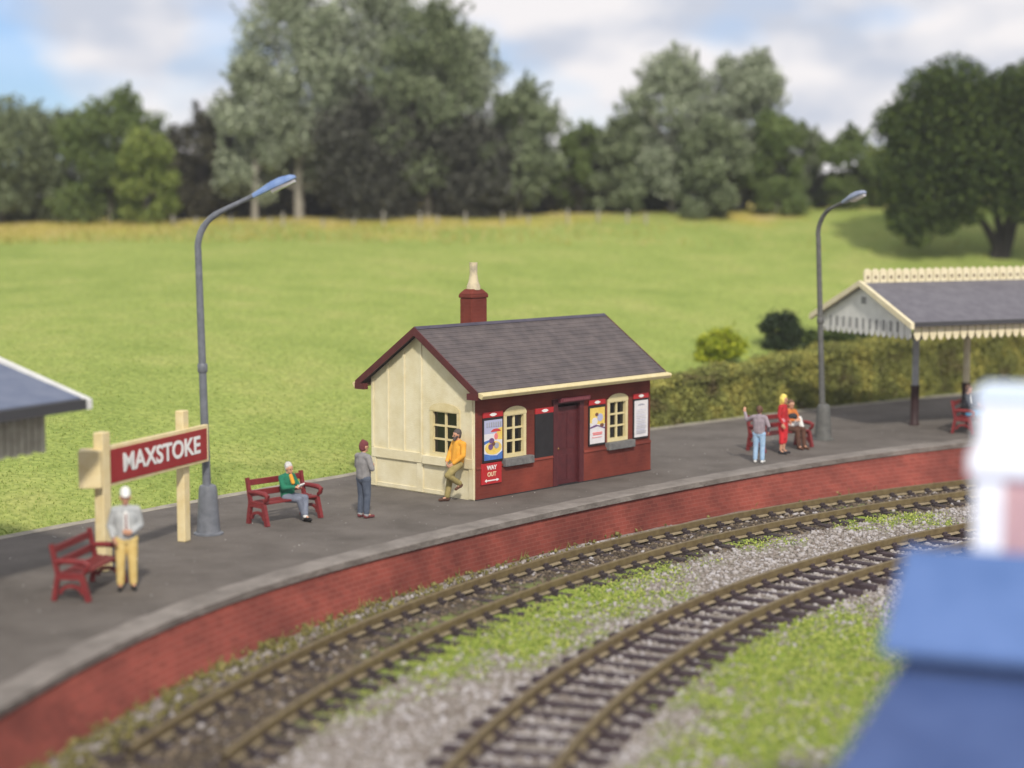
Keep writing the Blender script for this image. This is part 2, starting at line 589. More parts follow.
# ------------------------------------------------------------------ tracks
M_railhead = mat('rail_head', (0.125, 0.090, 0.040), (0.195, 0.148, 0.070), 5, 0.5, 0.06, 60, metal=0.1)
M_railweb = mat('rail_web', (0.22, 0.175, 0.105), (0.37, 0.305, 0.20), 7, 0.75)
M_sleeper = mat('sleeper_brown', (0.026, 0.019, 0.021), (0.060, 0.044, 0.046), 4, 0.8, 0.4, 20)
M_sleeperp = mat('sleeper_purple', (0.032, 0.022, 0.028), (0.072, 0.050, 0.056), 4, 0.8, 0.4, 20)
GA = 1.257
def track(name, label, R_out, d0, d1, step, sm):
    t = thing(name, label, 'railway track', group='running lines in front of the platform')
    dg = list(np.arange(d0, d1 + 0.01, 0.4))
    for rc in (R_out + 0.035, R_out - GA - 0.035):
        def prof(a, rc=rc):
            h, ww, ft, z = 0.046, 0.018, 0.085, -HP
            return [(rc - h, z - 0.004), (rc - h + 0.01, z), (rc + h - 0.01, z), (rc + h, z - 0.004), (rc + h, z - 0.118), (rc + ww, z - 0.124), (rc + ww, z - 0.155),
                    (rc + ft, z - 0.165), (rc + ft, z - 0.19), (rc - ft, z - 0.19), (rc - ft, z - 0.165), (rc - ww, z - 0.155), (rc - ww, z - 0.124), (rc - h, z - 0.118)]
        sweep(prof, dg, 'rail', [M_railhead, M_railweb], t, mis=[0, 0, 0, 0, 1, 1, 1, 1, 1, 1, 1, 1, 1, 0])
    mb = MB()
    mb.box(-1.16, 1.16, -0.095, 0.095, -0.15, 0.0)
    for sx in (-1, 1):
        rx = sx * (GA / 2 + 0.035)
        for q in (-1, 1):
            mb.box(rx + q * 0.10 - 0.065, rx + q * 0.10 + 0.065, -0.085, 0.085, 0.0, 0.055)
            mb.box(rx + q * 0.062 - 0.035, rx + q * 0.062 + 0.035, -0.06, 0.06, 0.05, 0.10)
    first = None
    a = d0
    while a < d1:
        r = R_out - GA / 2
        if first is None:
            first = o = mb.build('sleeper', sm, t, bevel=0.012)
        else:
            o = first.copy(); COL.objects.link(o); o.parent = t
        o.location = polar(r, a, -HP - 0.192)
        o.rotation_euler = (0, 0, R(a + rnd.uniform(-0.4, 0.4)))
        a += step
    return t
track('railway_track', 'curved railway track running along the foot of the brick platform face', 37.12, 100, 167, 0.98, M_sleeper)
track('railway_track', 'curved railway track nearer the blue roof, with bare purple brown sleepers', 32.80, 98, 180, 1.10, M_sleeperp)

# ------------------------------------------------------------------ station building
TH = 0.8334
BC = (-0.818, 39.817)
LB, WB = 6.30, 3.334
HE, HR, OG, OE = 2.45, 3.79, 0.21, 0.29
st = thing('station_building', 'small red brick station hut with cream gable and slate roof', 'building', (BC[0], BC[1], 0), TH)
SL = (HR - HE) / (WB / 2 + OE)
def roof_z(y):
    return HR - SL * abs(y - WB / 2)
UVX = lambda co, n: ((co.x + co.y * (abs(n.x) > 0.7)), co.z)

def wall_with_holes(mb, u0, u1, z0, z1, holes, fn, mi=0, dep=0.14):
    """a wall of the given thickness, pierced by rectangles (ua, ub, za, zb); fn(u, d, z) -> point"""
    us = sorted({u0, u1, *[h[0] for h in holes], *[h[1] for h in holes]})
    zs = sorted({z0, z1, *[h[2] for h in holes], *[h[3] for h in holes]})
    def solid(u, z):
        return u0 < u < u1 and z0 < z < z1 and not any(h[0] < u < h[1] and h[2] < z < h[3] for h in holes)
    for i in range(len(us) - 1):
        for j in range(len(zs) - 1):
            a, b, c, d = us[i], us[i + 1], zs[j], zs[j + 1]
            if not solid((a + b) / 2, (c + d) / 2):
                continue
            mb.add([fn(a, 0, c), fn(b, 0, c), fn(b, 0, d), fn(a, 0, d)], [(0, 1, 2, 3)], mi)
            mb.add([fn(a, dep, c), fn(b, dep, c), fn(b, dep, d), fn(a, dep, d)], [(3, 2, 1, 0)], mi)
            for (uu, vv, pp, qq) in (((a + b) / 2, c - 1e-3, (a, c), (b, c)), ((a + b) / 2, d + 1e-3, (b, d), (a, d)), (a - 1e-3, (c + d) / 2, (a, d), (a, c)), (b + 1e-3, (c + d) / 2, (b, c), (b, d))):
                if not solid(uu, vv):
                    mb.add([fn(pp[0], 0, pp[1]), fn(pp[0], dep, pp[1]), fn(qq[0], dep, qq[1]), fn(qq[0], 0, qq[1])], [(0, 1, 2, 3)], mi)

WTOP = roof_z(0) - 0.10
DOOR = (2.70, 3.62, -0.0, 1.93)
W1 = (0.93, 1.68, 0.86, 1.90)
W2 = (4.62, 5.40, 0.86, 1.90)
WG = (0.44, 1.38, 0.90, 2.00)
mb = MB()
fF = lambda u, d, z: (u, d, z)
wall_with_holes(mb, 0, LB, 0, WTOP, [(W1[0], W1[1], W1[2], W1[3]), (W2[0], W2[1], W2[2], W2[3]), (DOOR[0], DOOR[1], 0.0, DOOR[3])], fF)
mb.build('front_wall', M_wallbrick, st, uvfn=UVX)
mb = MB()
mb.box(0.0, LB, WB - 0.14, WB, 0, roof_z(WB) - 0.10)
mb.build('rear_wall', M_wallbrick, st, uvfn=UVX)
mb = MB()
pg = [(0.14, 0), (WB - 0.14, 0), (WB - 0.14, roof_z(WB - 0.14) - 0.10), (WB / 2, HR - 0.12), (0.14, roof_z(0.14) - 0.10)]
mb.prism(pg, LB - 0.14, LB, lambda u, v, t: (t, u, v))
mb.build('end_wall', M_wallbrick, st, uvfn=lambda co, n: (co.y, co.z))
# string course, lower part of the front is a touch proud
for a, b in ((0.0, DOOR[0] - 0.1), (DOOR[1] + 0.1, LB)):
    mb = MB()
    mb.box(a, b, -0.03, 0.0 - 0.001, 0.0, 0.70)
    mb.prism([(-0.055, 0.70), (0, 0.70), (0, 0.755), (-0.03, 0.755)], a, b, lambda u, v, t: (t, u, v))
    mb.build('plinth', M_wallbrick, st, uvfn=UVX)
mb = MB()
mb.box(-0.012, LB + 0.012, -0.045, WB + 0.012, -0.0, 0.022)
mb.build('base_edge', M_black, st)
# cream gable: panelled boarding
gb = MB()
gd = 0.14
fG = lambda u, d, z: (d - 0.02, u, z)
wall_with_holes(gb, 0.004, WB - 0.004, 0, WTOP, [WG], fG, 0, gd)
gb.prism([(0.004, WTOP), (WB - 0.004, WTOP), (WB / 2, HR - 0.12)], -0.02, gd - 0.02, lambda u, v, t: (t, u, v))
gb.build('gable_wall', M_cream, st)
fr = MB()
def gbox(u0, u1, z0, z1, d=0.028):
    fr.box(-d - 0.02, -0.0205, u0, u1, z0, z1)
gbox(1.62, 3.28, 0.70, 0.925, 0.045)
gbox(0.02, 0.38, 0.70, 0.925, 0.04)
gbox(1.60, 1.80, 0.02, 0.698, 0.03)
gbox(3.16, WB, 0.02, 0.698, 0.03)
gbox(0.0, 0.16, 0.02, 0.698, 0.03)
gbox(0.82, 0.92, 0.02, 0.60, 0.025)
gbox(1.802, 3.158, 0.02, 0.12, 0.02)
gbox(0.922, 1.598, 0.02, 0.12, 0.02)
for y in (0.08, 1.67, 2.23, 2.76, 3.27):
    hh = roof_z(y) - 0.16
    gbox(y - 0.035, y + 0.035, 0.927, hh, 0.026)
fr.build('gable_panelling', M_cream, st, bevel=0.008)

# windows: arched head, two by three panes
def window(W, plane, name='window', glass_see=True):
    u0, u1, z0, z1 = W
    P = (lambda u, d, z: (u, d, z)) if plane == 'front' else (lambda u, d, z: (d - 0.02, u, z))
    def bx(mb, a, b, c, e, d0, d1):
        vs = [P(a, d0, c), P(b, d0, c), P(b, d1, c), P(a, d1, c), P(a, d0, e), P(b, d0, e), P(b, d1, e), P(a, d1, e)]
        mb.add(vs, [(0, 3, 2, 1), (4, 5, 6, 7), (0, 1, 5, 4), (1, 2, 6, 5), (2, 3, 7, 6), (3, 0, 4, 7)])
    mb = MB()
    jw = 0.09
    bx(mb, u0, u0 + jw, z0, z1, -0.02, 0.07)
    bx(mb, u1 - jw, u1, z0, z1, -0.02, 0.07)
    bx(mb, u0 + jw, u1 - jw, z0, z0 + 0.085, -0.03, 0.07)
    # segmental arched head over a square light
    um = (u0 + u1) / 2
    hw = (u1 - u0) / 2
    bx(mb, u0 + jw, u1 - jw, z1 - 0.09, z1, -0.02, 0.07)
    arc = [(um + hw * math.cos(t), z1 - 0.03 + 0.15 * math.sin(t)) for t in np.linspace(0, math.pi, 13)]
    mb.prism([(um + hw, z1 - 0.07)] + arc + [(um - hw, z1 - 0.07)], -0.030, -0.0205, lambda u, v, t: P(u, t, v))
    f = mb.build(name, M_cream2, st)
    mb = MB()
    zz0, zz1 = z0 + 0.085, z1 - 0.09
    bx(mb, um - 0.028, um + 0.028, zz0, zz1 + 0.0, 0.02, 0.055)
    for k in (1, 2):
        z = zz0 + (zz1 - zz0) * k / 3
        bx(mb, u0 + jw, um - 0.03, z - 0.022, z + 0.022, 0.022, 0.052)
        bx(mb, um + 0.03, u1 - jw, z - 0.022, z + 0.022, 0.022, 0.052)
    mb.build('glazing_bars', M_cream2, f)
    mb = MB()
    bx(mb, u0 + jw - 0.02, u1 - jw + 0.02, zz0 - 0.02, z1 - 0.05, 0.062, 0.072)
    mb.build('pane', M_glass, f)
    return f
wf = window(W1, 'front')
for W, f in ((W1, wf), (W2, window(W2, 'front'))):
    mb = MB()
    mb.box(W[0] - 0.06, W[1] + 0.16, -0.14, 0.02, W[2] - 0.185, W[2] - 0.003)
    mb.build('sill', M_grey, f, bevel=0.015)
wg = window(WG, 'gable')
mb = MB()
mb.box(-0.12, 0.02, WG[0] - 0.02, WG[1] + 0.18, WG[2] - 0.20, WG[2] - 0.002)
mb.build('sill', M_cream, wg, bevel=0.01)
# arch hood mouldings painted cream
# door, recessed, panelled
dr = MB()
dr.box(DOOR[0] + 0.07, DOOR[1] - 0.07, 0.05, 0.10, 0.02, DOOR[3] - 0.08)
for zc0, zc1 in ((0.12, 0.72), (0.86, 1.72)):
    for a in (DOOR[0] + 0.14, (DOOR[0] + DOOR[1]) / 2 + 0.03):
        dr.box(a, a + 0.29, 0.038, 0.049, zc0, zc1)
d_o = dr.build('door', M_maroon, st, bevel=0.008)
mb = MB(); mb.ball((DOOR[0] + 0.13, 0.02, 0.88), 0.035)
mb.build('handle', mat('brass', (0.35, 0.22, 0.08), None, rough=0.3, metal=0.8), d_o)
mb = MB()
mb.box(DOOR[0] - 0.09, DOOR[0] + 0.07, -0.045, 0.09, 0.0, DOOR[3])
mb.box(DOOR[1] - 0.07, DOOR[1] + 0.09, -0.045, 0.09, 0.0, DOOR[3])
mb.box(DOOR[0] - 0.11, DOOR[1] + 0.11, -0.055, 0.09, DOOR[3] + 0.001, DOOR[3] + 0.12)
mb.build('door_frame', M_maroon, st, bevel=0.01)
# roof
def slope_slab(y_eave, mbx, th=0.07, x0=-OG, x1=LB + OG, lift=0.0):
    ze = roof_z(y_eave)
    yr, zr = WB / 2, HR
    prof = [(y_eave, ze + lift), (yr, zr + lift), (yr, zr - th), (y_eave, ze - th)]
    mbx.prism(prof, x0, x1, lambda u, v, t: (t, u, v))
rf = MB()
slope_slab(-OE, rf); slope_slab(WB + OE, rf)
# courses of slate as shallow steps
rows = 17
for side in (0, 1):
    ye = -OE if side == 0 else WB + OE
    for k in range(rows):
        y0 = ye + (WB / 2 - ye) * k / rows
        y1 = ye + (WB / 2 - ye) * (k + 1.12) / rows
        if k == rows - 1: y1 = WB / 2
        za, zb = roof_z(y0), roof_z(y1)
        x = -OG - 0.012 + 0.004 * (k % 2)
        rf.prism([(y0, za + 0.004), (y1, zb + 0.001), (y1, zb + 0.006), (y0, za + 0.021)], x, LB + OG + 0.012, lambda u, v, t: (t, u, v))
M_sl = bpy.data.materials.new('roof_slates')
M_sl.use_nodes = True
t = M_sl.node_tree
b = t.nodes['Principled BSDF']; b.inputs['Roughness'].default_value = 0.75; b.inputs['Specular IOR Level'].default_value = 0.3
tcn = t.nodes.new('ShaderNodeTexCoord')
br = t.nodes.new('ShaderNodeTexBrick')
br.inputs['Scale'].default_value = 1.0; br.inputs['Brick Width'].default_value = 0.20; br.inputs['Row Height'].default_value = 1.96 / rows
br.inputs['Mortar Size'].default_value = 0.004
br.inputs['Color1'].default_value = (0.098, 0.084, 0.084, 1); br.inputs['Color2'].default_value = (0.113, 0.097, 0.097, 1); br.inputs['Mortar'].default_value = (0.075, 0.064, 0.066, 1)
t.links.new(tcn.outputs['Object'], br.inputs['Vector'])
nn = t.nodes.new('ShaderNodeTexNoise'); nn.inputs['Scale'].default_value = 2.5; nn.inputs['Detail'].default_value = 9
t.links.new(tcn.outputs['Object'], nn.inputs['Vector'])
rp = t.nodes.new('ShaderNodeValToRGB'); rp.color_ramp.elements[0].color = (0.75, 0.75, 0.78, 1); rp.color_ramp.elements[1].color = (1.25, 1.22, 1.2, 1)
rp.color_ramp.elements[0].position = 0.3; rp.color_ramp.elements[1].position = 0.7
t.links.new(nn.outputs['Fac'], rp.inputs['Fac'])
mm = t.nodes.new('ShaderNodeMixRGB'); mm.blend_type = 'MULTIPLY'; mm.inputs['Fac'].default_value = 1
t.links.new(br.outputs['Color'], mm.inputs['Color1']); t.links.new(rp.outputs['Color'], mm.inputs['Color2'])
t.links.new(mm.outputs['Color'], b.inputs['Base Color'])
roof = rf.build('roof', M_sl, st)
mb = MB()
mb.prism([(WB / 2 - 0.09, HR - 0.055 + 0.03), (WB / 2, HR + 0.035), (WB / 2 + 0.09, HR - 0.055 + 0.03), (WB / 2, HR - 0.03)], -OG - 0.016, LB + OG + 0.016, lambda u, v, t: (t, u, v))
mb.build('ridge_tiles', mat('ridge_tile', (0.055, 0.05, 0.075), (0.085, 0.075, 0.10), 4, 0.7), roof)
for xx in ((-OG - 0.045, -OG - 0.013), (LB + OG + 0.013, LB + OG + 0.045)):
    mb = MB()
    for ye in (-OE, WB + OE):
        ze = roof_z(ye)
        prof = [(ye, ze + 0.025), (WB / 2, HR + 0.025), (WB / 2, HR - 0.17), (ye, ze - 0.15)]
        mb.prism(prof, xx[0], xx[1], lambda u, v, t: (t, u, v))
        s = 1 if ye < 0 else -1
        mb.box(xx[0] - 0.006, xx[1] + 0.1 * (xx[0] < 0), min(ye - s * 0.005, ye + s * 0.30), max(ye - s * 0.005, ye + s * 0.30), ze - 0.17, ze - 0.03)
    mb.build('bargeboard', M_maroon, st)
for ye, s in ((-OE, -1), (WB + OE, 1)):
    mb = MB()
    ze = roof_z(ye)
    mb.prism([(ye - s * 0.02, ze - 0.10), (ye - s * 0.02, ze + 0.0), (ye + s * 0.13, ze - 0.025), (ye + s * 0.15, ze - 0.07), (ye + s * 0.09, ze - 0.15)], -OG + 0.005, LB + OG + 0.10, lambda u, v, t: (t, u, v))
    mb.build('gutter', M_cream2, st, bevel=0.01)
mb = MB()
mb.box(0.02, LB + 0.15, -OE + 0.045, -0.002, HE - 0.125, HE - 0.09)
mb.build('soffit', M_maroon, st)
# door canopy board with worn lettering strip
# chimney
mb = MB()
cy = WB / 2 + 0.27
mb.box(1.735, 2.265, cy - 0.19, cy + 0.19, HR - 0.45, 4.38)
mb.box(1.71, 2.29, cy - 0.215, cy + 0.215, 4.381, 4.47)
vs = [(1.71, cy - 0.215, 4.471), (2.29, cy - 0.215, 4.471), (2.29, cy + 0.215, 4.471), (1.71, cy + 0.215, 4.471), (1.83, cy - 0.13, 4.59), (2.17, cy - 0.13, 4.59), (2.17, cy + 0.13, 4.59), (1.83, cy + 0.13, 4.59)]
mb.add(vs, [(0, 3, 2, 1), (4, 5, 6, 7), (0, 1, 5, 4), (1, 2, 6, 5), (2, 3, 7, 6), (3, 0, 4, 7)])
ch = mb.build('chimney', M_wallbrick, roof, uvfn=UVX, bevel=0.02)
mb = MB()
mb.lathe([(0.165, 4.57), (0.16, 4.66), (0.12, 4.76), (0.09, 4.95), (0.095, 5.16), (0.10, 5.21), (0.07, 5.21), (0.065, 5.1)], 18, (2.0, cy, 0))
pot = mb.build('chimney_pot', mat('pot_cream', (0.58, 0.50, 0.33), (0.22, 0.2, 0.16), 5, 0.7, lo=0.45, hi=0.8), st, smooth=True)

# ---- boards and posters on the station wall
EX = Vector((math.cos(TH), math.sin(TH), 0)); EYv = Vector((-math.sin(TH), math.cos(TH), 0))
def wall_thing(name, label, cat, u, z, d=-0.004, group=None):
    p = Vector((BC[0], BC[1], 0)) + EX * u + EYv * d
    return thing(name, label, cat, (p.x, p.y, z), TH, group)
def plate(name, wd, ht, d0, d1, m, parent, cz=0.0, cx=0.0, bevel=0.006):
    mb = MB(); mb.box(cx - wd / 2, cx + wd / 2, d0, d1, cz - ht / 2, cz + ht / 2)
    return mb.build(name, m, parent, bevel=bevel)
M_frameblk = mat('board_black', (0.014, 0.012, 0.014), (0.022, 0.02, 0.022), 4, 0.6)
M_paper = mat('poster_paper', (0.66, 0.64, 0.66), (0.74, 0.72, 0.73), 6, 0.7)
M_ylw = mat('poster_yellow', (0.72, 0.50, 0.10), (0.80, 0.60, 0.16), 10, 0.7)
M_blu = mat('poster_blue', (0.05, 0.13, 0.42), (0.08, 0.2, 0.5), 10, 0.7)
M_pred = mat('poster_red', (0.55, 0.05, 0.05), None, rough=0.7)
M_purp = mat('poster_purple', (0.10, 0.05, 0.16), (0.2, 0.1, 0.22), 20, 0.7)
M_pgry = mat('poster_grey', (0.35, 0.36, 0.42), None, rough=0.7)
M_pink = mat('poster_pink', (0.75, 0.20, 0.20), None, rough=0.7)
M_lav = mat('poster_lavender', (0.42, 0.44, 0.62), None, rough=0.7)
M_skin0 = mat('poster_brown', (0.16, 0.07, 0.05), None, rough=0.7)
def emblem(parent, cz, y, wd):
    mb = MB()
    h = 0.036
    mb.prism([(-wd / 2, cz), (-wd / 3.2, cz - h * 0.6), (-wd / 6, cz - h), (wd / 6, cz - h), (wd / 3.2, cz - h * 0.6), (wd / 2, cz), (wd / 3.2, cz + h * 0.6), (wd / 6, cz + h), (-wd / 6, cz + h), (-wd / 3.2, cz + h * 0.6)], y - 0.004, y, lambda u, v, t: (u, t, v))
    mb.build('emblem', M_white, parent)
def ell(cx, cz, rx, rz, a0=0, a1=360, n=16):
    return [(cx + rx * math.cos(R(a0 + (a1 - a0) * k / n)), cz + rz * math.sin(R(a0 + (a1 - a0) * k / n))) for k in range(n + (a1 - a0 < 360))]
def board(u, zc, wd, ht, label, kind, hz):
    t = wall_thing('poster_board', label, 'poster', u, zc, -0.006, 'boards on the station front')
    plate('backboard', wd, ht, -0.03, -0.0, M_frameblk, t)
    hd = plate('header', wd * 0.98, 0.125, -0.032, 0.0, M_headred, t, cz=hz - zc)
    emblem(hd, hz - zc, -0.0325, wd * 0.38)
    if kind == 'blank':
        return t
    w2, h2 = wd - 0.07, ht - 0.10
    mb = MB()
    mats = [M_paper, M_ylw, M_blu, M_pred, M_purp, M_pgry, M_pink, M_lav, M_skin0]
    lay = [0]
    def pc(poly, mi):
        lay[0] += 1
        mb.prism(poly, -0.0325 - 0.0012 * lay[0], -0.0305, lambda q, v, tt: (q, tt, v), mi)
    pc([(-w2 / 2, -h2 / 2), (w2 / 2, -h2 / 2), (w2 / 2, h2 / 2), (-w2 / 2, h2 / 2)], 0)
    if kind == 'seaside':
        pc([(-w2 / 2, h2 * .16), (w2 / 2, h2 * .16), (w2 / 2, h2 / 2), (-w2 / 2, h2 / 2)], 7)
        pc([(w2 * .05, h2 * .02), (w2 / 2, -h2 * .02), (w2 / 2, h2 * .30), (w2 * .28, h2 * .28)], 1)
        pc(ell(0.0, -h2 * .20, w2 * .47, h2 * .17), 1)
        pc([(-w2 / 2, -h2 / 2), (w2 / 2, -h2 / 2), (w2 / 2, -h2 * .30), (w2 * .2, -h2 * .40), (-w2 * .15, -h2 * .38), (-w2 / 2, -h2 * .33)], 2)
        pc([(-w2 / 2, -h2 * .1), (-w2 * .2, -h2 * .04), (-w2 * .12, h2 * .02), (-w2 / 2, -h2 * .02)], 2)
        pc(ell(w2 * .14, h2 * .20, w2 * .27, h2 * .075, 0, 180), 3)
        pc(ell(w2 * .15, h2 * .08, w2 * .10, h2 * .08), 6)
        pc(ell(-w2 * .10, -h2 * .02, w2 * .14, h2 * .07), 4)
        pc(ell(-w2 * .16, -h2 * .17, w2 * .13, h2 * .075), 4)
        pc(ell(w2 * .17, -h2 * .15, w2 * .13, h2 * .075), 5)
        pc(ell(w2 * .0, -h2 * .10, w2 * .09, h2 * .05), 8)
        for k in range(7):          # seven blurred strokes of lettering
            x = -w2 * .38 + k * w2 * .125
            pc([(x, h2 * .33), (x + w2 * .05, h2 * .33), (x + w2 * .05, h2 * .445), (x, h2 * .445)], 5)
    elif kind == 'holiday':
        pc([(-w2 / 2, -h2 * .0), (w2 / 2, -h2 * .0), (w2 / 2, h2 / 2), (-w2 / 2, h2 / 2)], 1)
        pc([(-w2 / 2, -h2 * .04), (w2 / 2, -h2 * .10), (w2 / 2, h2 * .03), (w2 * .2, h2 * .02), (-w2 / 2, h2 * .09)], 0)
        pc(ell(-w2 * .18, h2 * .13, w2 * .2, h2 * .10), 0)
        pc(ell(w2 * .18, h2 * .22, w2 * .19, h2 * .11), 7)
        pc(ell(-w2 * .05, h2 * .31, w2 * .11, h2 * .05), 8)
        pc([(-w2 / 2, -h2 * .03), (-w2 * .1, h2 * .03), (w2 / 2, -h2 * .07), (w2 / 2, -h2 * .11), (0, -h2 * .02), (-w2 / 2, -h2 * .07)], 4)
        pc(ell(w2 * .3, h2 * .0, w2 * .14, h2 * .05), 8)
        for z, a in ((-.20, .32), (-.245, .30)):
            pc([(-w2 * a, h2 * z - .012), (w2 * a, h2 * z - .012), (w2 * a, h2 * z + .012), (-w2 * a, h2 * z + .012)], 6)
        pc([(-w2 * .38, -h2 * .33), (w2 * .3, -h2 * .33), (w2 * .3, -h2 * .32), (-w2 * .38, -h2 * .32)], 6)
    elif kind == 'notice':
        pc(ell(0, h2 * .36, w2 * .25, h2 * .05, 0, 180), 5)
        for k in range(15):
            z = h2 * (.24 - k * .045)
            a = w2 * (.36 - .12 * ((k * 7) % 5) / 5)
            pc([(-w2 * .36, z - .004), (a, z - .004), (a, z + .004), (-w2 * .36, z + .004)], 5 if k % 3 else 7)
    mb.build('printed_sheet', mats, t)
    return t
board(0.55, 1.32, 0.66, 1.00, 'bright seaside poster with yellow sun and blue sea beside the left front window', 'seaside', 1.89)
board(2.31, 1.26, 0.66, 1.02, 'plain black notice board with red header just left of the door', 'blank', 1.83)
board(4.21, 1.31, 0.62, 0.96, 'yellow and white holiday poster between the door and the right window', 'holiday', 1.87)
board(5.90, 1.33, 0.60, 1.00, 'white notice sheet in black frame at the far right end of the brick front', 'notice', 1.89)
t = wall_thing('wall_sign', 'small red WAY OUT sign with white arrow, low on the brick front corner', 'sign', 0.47, 0.57, -0.034)
bp_ = plate('panel', 0.66, 0.47, -0.03, 0.0, M_headred, t)
RX = Matrix.Rotation(math.pi / 2, 4, 'X')
text_mesh('lettering', 'WAY', 0.135, M_white, bp_, Matrix.Translation((0, -0.033, 0.13)) @ RX, 0.003, 0.004, 1.0)
text_mesh('lettering', 'OUT', 0.135, mat('letter_cream', (0.7, 0.55, 0.35), None), bp_, Matrix.Translation((0, -0.033, -0.02)) @ RX, 0.003, 0.004, 1.0)
mb = MB()
mb.prism([(-0.23, -0.155), (-0.17, -0.195), (-0.17, -0.168), (0.16, -0.168), (0.16, -0.19), (0.24, -0.155), (0.16, -0.12), (0.16, -0.142), (-0.17, -0.142), (-0.17, -0.115)], -0.036, -0.0301, lambda u, v, t_: (u, t_, v))
mb.build('arrow', M_white, bp_)
t = wall_thing('door_sign', 'dark maroon name board tilted out above the station door', 'sign', 3.26, 2.03, -0.06)
mb = MB()
mb.prism([(-0.005, -0.055), (-0.10, -0.045), (-0.12, 0.055), (-0.09, 0.062), (0.0, 0.03)], -0.53, 0.53, lambda u, v, t_: (t_, u, v))
pn = mb.build('panel', mat('dull_maroon', (0.16, 0.03, 0.045), (0.2, 0.045, 0.06), 6, 0.5), t)
mb = MB()
for k in range(14):           # lettering worn to faint strokes
    x = -0.44 + k * 0.065
    mb.prism([(-0.1145, -0.022), (-0.117, -0.022), (-0.1245, 0.025), (-0.122, 0.025)], x, x + 0.03, lambda u, v, t_: (t_, u, v))
mb.build('faded_lettering', mat('faded_pink', (0.30, 0.10, 0.12), None), pn)

# ------------------------------------------------------------------ lamps
def street_lamp(loc, lean, arm_dir, slope, reach, label, blue, paint):
    t = thing('street_lamp', label, 'street lamp', (loc[0], loc[1], 0), 0, 'lamps along the platform')
    mb = MB()
    mb.lathe([(0.30, 0.0), (0.30, 0.03), (0.245, 0.05), (0.235, 0.10), (0.205, 0.55), (0.185, 0.90), (0.16, 0.98), (0.09, 1.01)], 22)
    mb.build('base', paint, t, smooth=True)
    top = 6.0
    lx = lean
    pts = [(lx * z / top, 0, z) for z in np.linspace(0.95, top - 0.3, 12)]
    mb = MB()
    mb.tube(pts, [0.085 - 0.018 * i / 11 for i in range(12)], 14)
    mb.build('pole', paint, t, smooth=True)
    mb = MB()
    zc = 3.25
    mb.lathe([(0.086, 0), (0.10, 0.02), (0.10, 0.16), (0.086, 0.18)], 14, (lx * zc / top, 0, zc))
    mb.build('collar', paint, t, smooth=True)
    ax = Vector((arm_dir[0], arm_dir[1], 0)).normalized()
    arm = []
    r0 = 0.80
    ang_end = math.atan(1 / max(slope, 0.01))
    b0 = Vector((lx, 0, top - 0.3))
    for k in range(9):
        a = ang_end * k / 8
        arm.append(b0 + ax * (r0 * (1 - math.cos(a))) + Vector((0, 0, r0 * math.sin(a))))
    dirv = (ax * math.sin(ang_end) + Vector((0, 0, math.cos(ang_end)))).normalized()
    e = arm[-1] + dirv * reach
    arm.append(e)
    mb = MB()
    mb.tube(arm, [0.066] * 5 + [0.058] * 3 + [0.05, 0.045], 12)
    am = mb.build('arm', paint, t, smooth=True)
    # lantern: long tapered hood, pale lens below
    side = Vector((0, 0, 1)).cross(ax)
    upv = dirv.cross(side) * -1
    upv = side.cross(dirv) * -1 if (side.cross(dirv)).z < 0 else side.cross(dirv)
    def lp(s_, h_, l_): return e + dirv * l_ + side * s_ + upv * h_
    mb = MB()
    secs = [(0.0, 0.05, 0.045, -0.04), (0.18, 0.085, 0.065, -0.045), (0.46, 0.14, 0.10, -0.05), (0.66, 0.145, 0.10, -0.055), (0.86, 0.11, 0.06, -0.05), (0.94, 0.05, 0.015, -0.045)]
    vs, fs = [], []
    for l_, hw, ht, hb in secs:
        vs += [lp(-hw, hb, l_), lp(hw, hb, l_), lp(hw, hb + 0.05, l_), lp(hw * 0.55, ht, l_), lp(-hw * 0.55, ht, l_), lp(-hw, hb + 0.05, l_)]
    for i in range(len(secs) - 1):
        for k in range(6):
            fs.append((i * 6 + k, i * 6 + (k + 1) % 6, (i + 1) * 6 + (k + 1) % 6, (i + 1) * 6 + k))
    fs += [tuple(range(5, -1, -1)), tuple(range(30, 36))]
    mb.add(vs, fs)
    hd = mb.build('lantern', blue, t, bevel=0.01)
    mb = MB()
    vs = []
    for l_, hw in ((0.40, 0.12), (0.64, 0.13), (0.90, 0.06)):
        vs += [lp(-hw, -0.062, l_), lp(hw, -0.062, l_), lp(hw * 0.7, -0.115, l_), lp(-hw * 0.7, -0.115, l_)]
    fs = []
    for i in range(2):
        for k in range(4):
            fs.append((i * 4 + k, i * 4 + (k + 1) % 4, (i + 1) * 4 + (k + 1) % 4, (i + 1) * 4 + k))
    fs += [(3, 2, 1, 0), (8, 9, 10, 11)]
    mb.add(vs, fs)
    mb.build('lens', mat('lamp_lens', (0.45, 0.44, 0.46), None, rough=0.15, spec=0.5), hd)
    return t
M_lblue = mat('lantern_blue', (0.13, 0.21, 0.42), (0.20, 0.29, 0.50), 5, 0.35)
M_lgrey = mat('lantern_blue_grey', (0.20, 0.24, 0.36), (0.27, 0.31, 0.42), 5, 0.35)
street_lamp((-6.08, 35.75), -0.12, (1.0, -0.15), 0.46, 0.74, 'tall grey lamp post with blue lantern, beside the red station name sign', M_lblue, M_steel)
street_lamp((8.73, 50.33), -0.24, (0.50, -0.87), 0.33, 0.50, 'distant grey lamp post near the valanced canopy, its lantern pale blue grey', M_lgrey, mat('dark_lamp_paint', (0.085, 0.086, 0.082), (0.13, 0.13, 0.122), 6, 0.5, 0.06, 40))

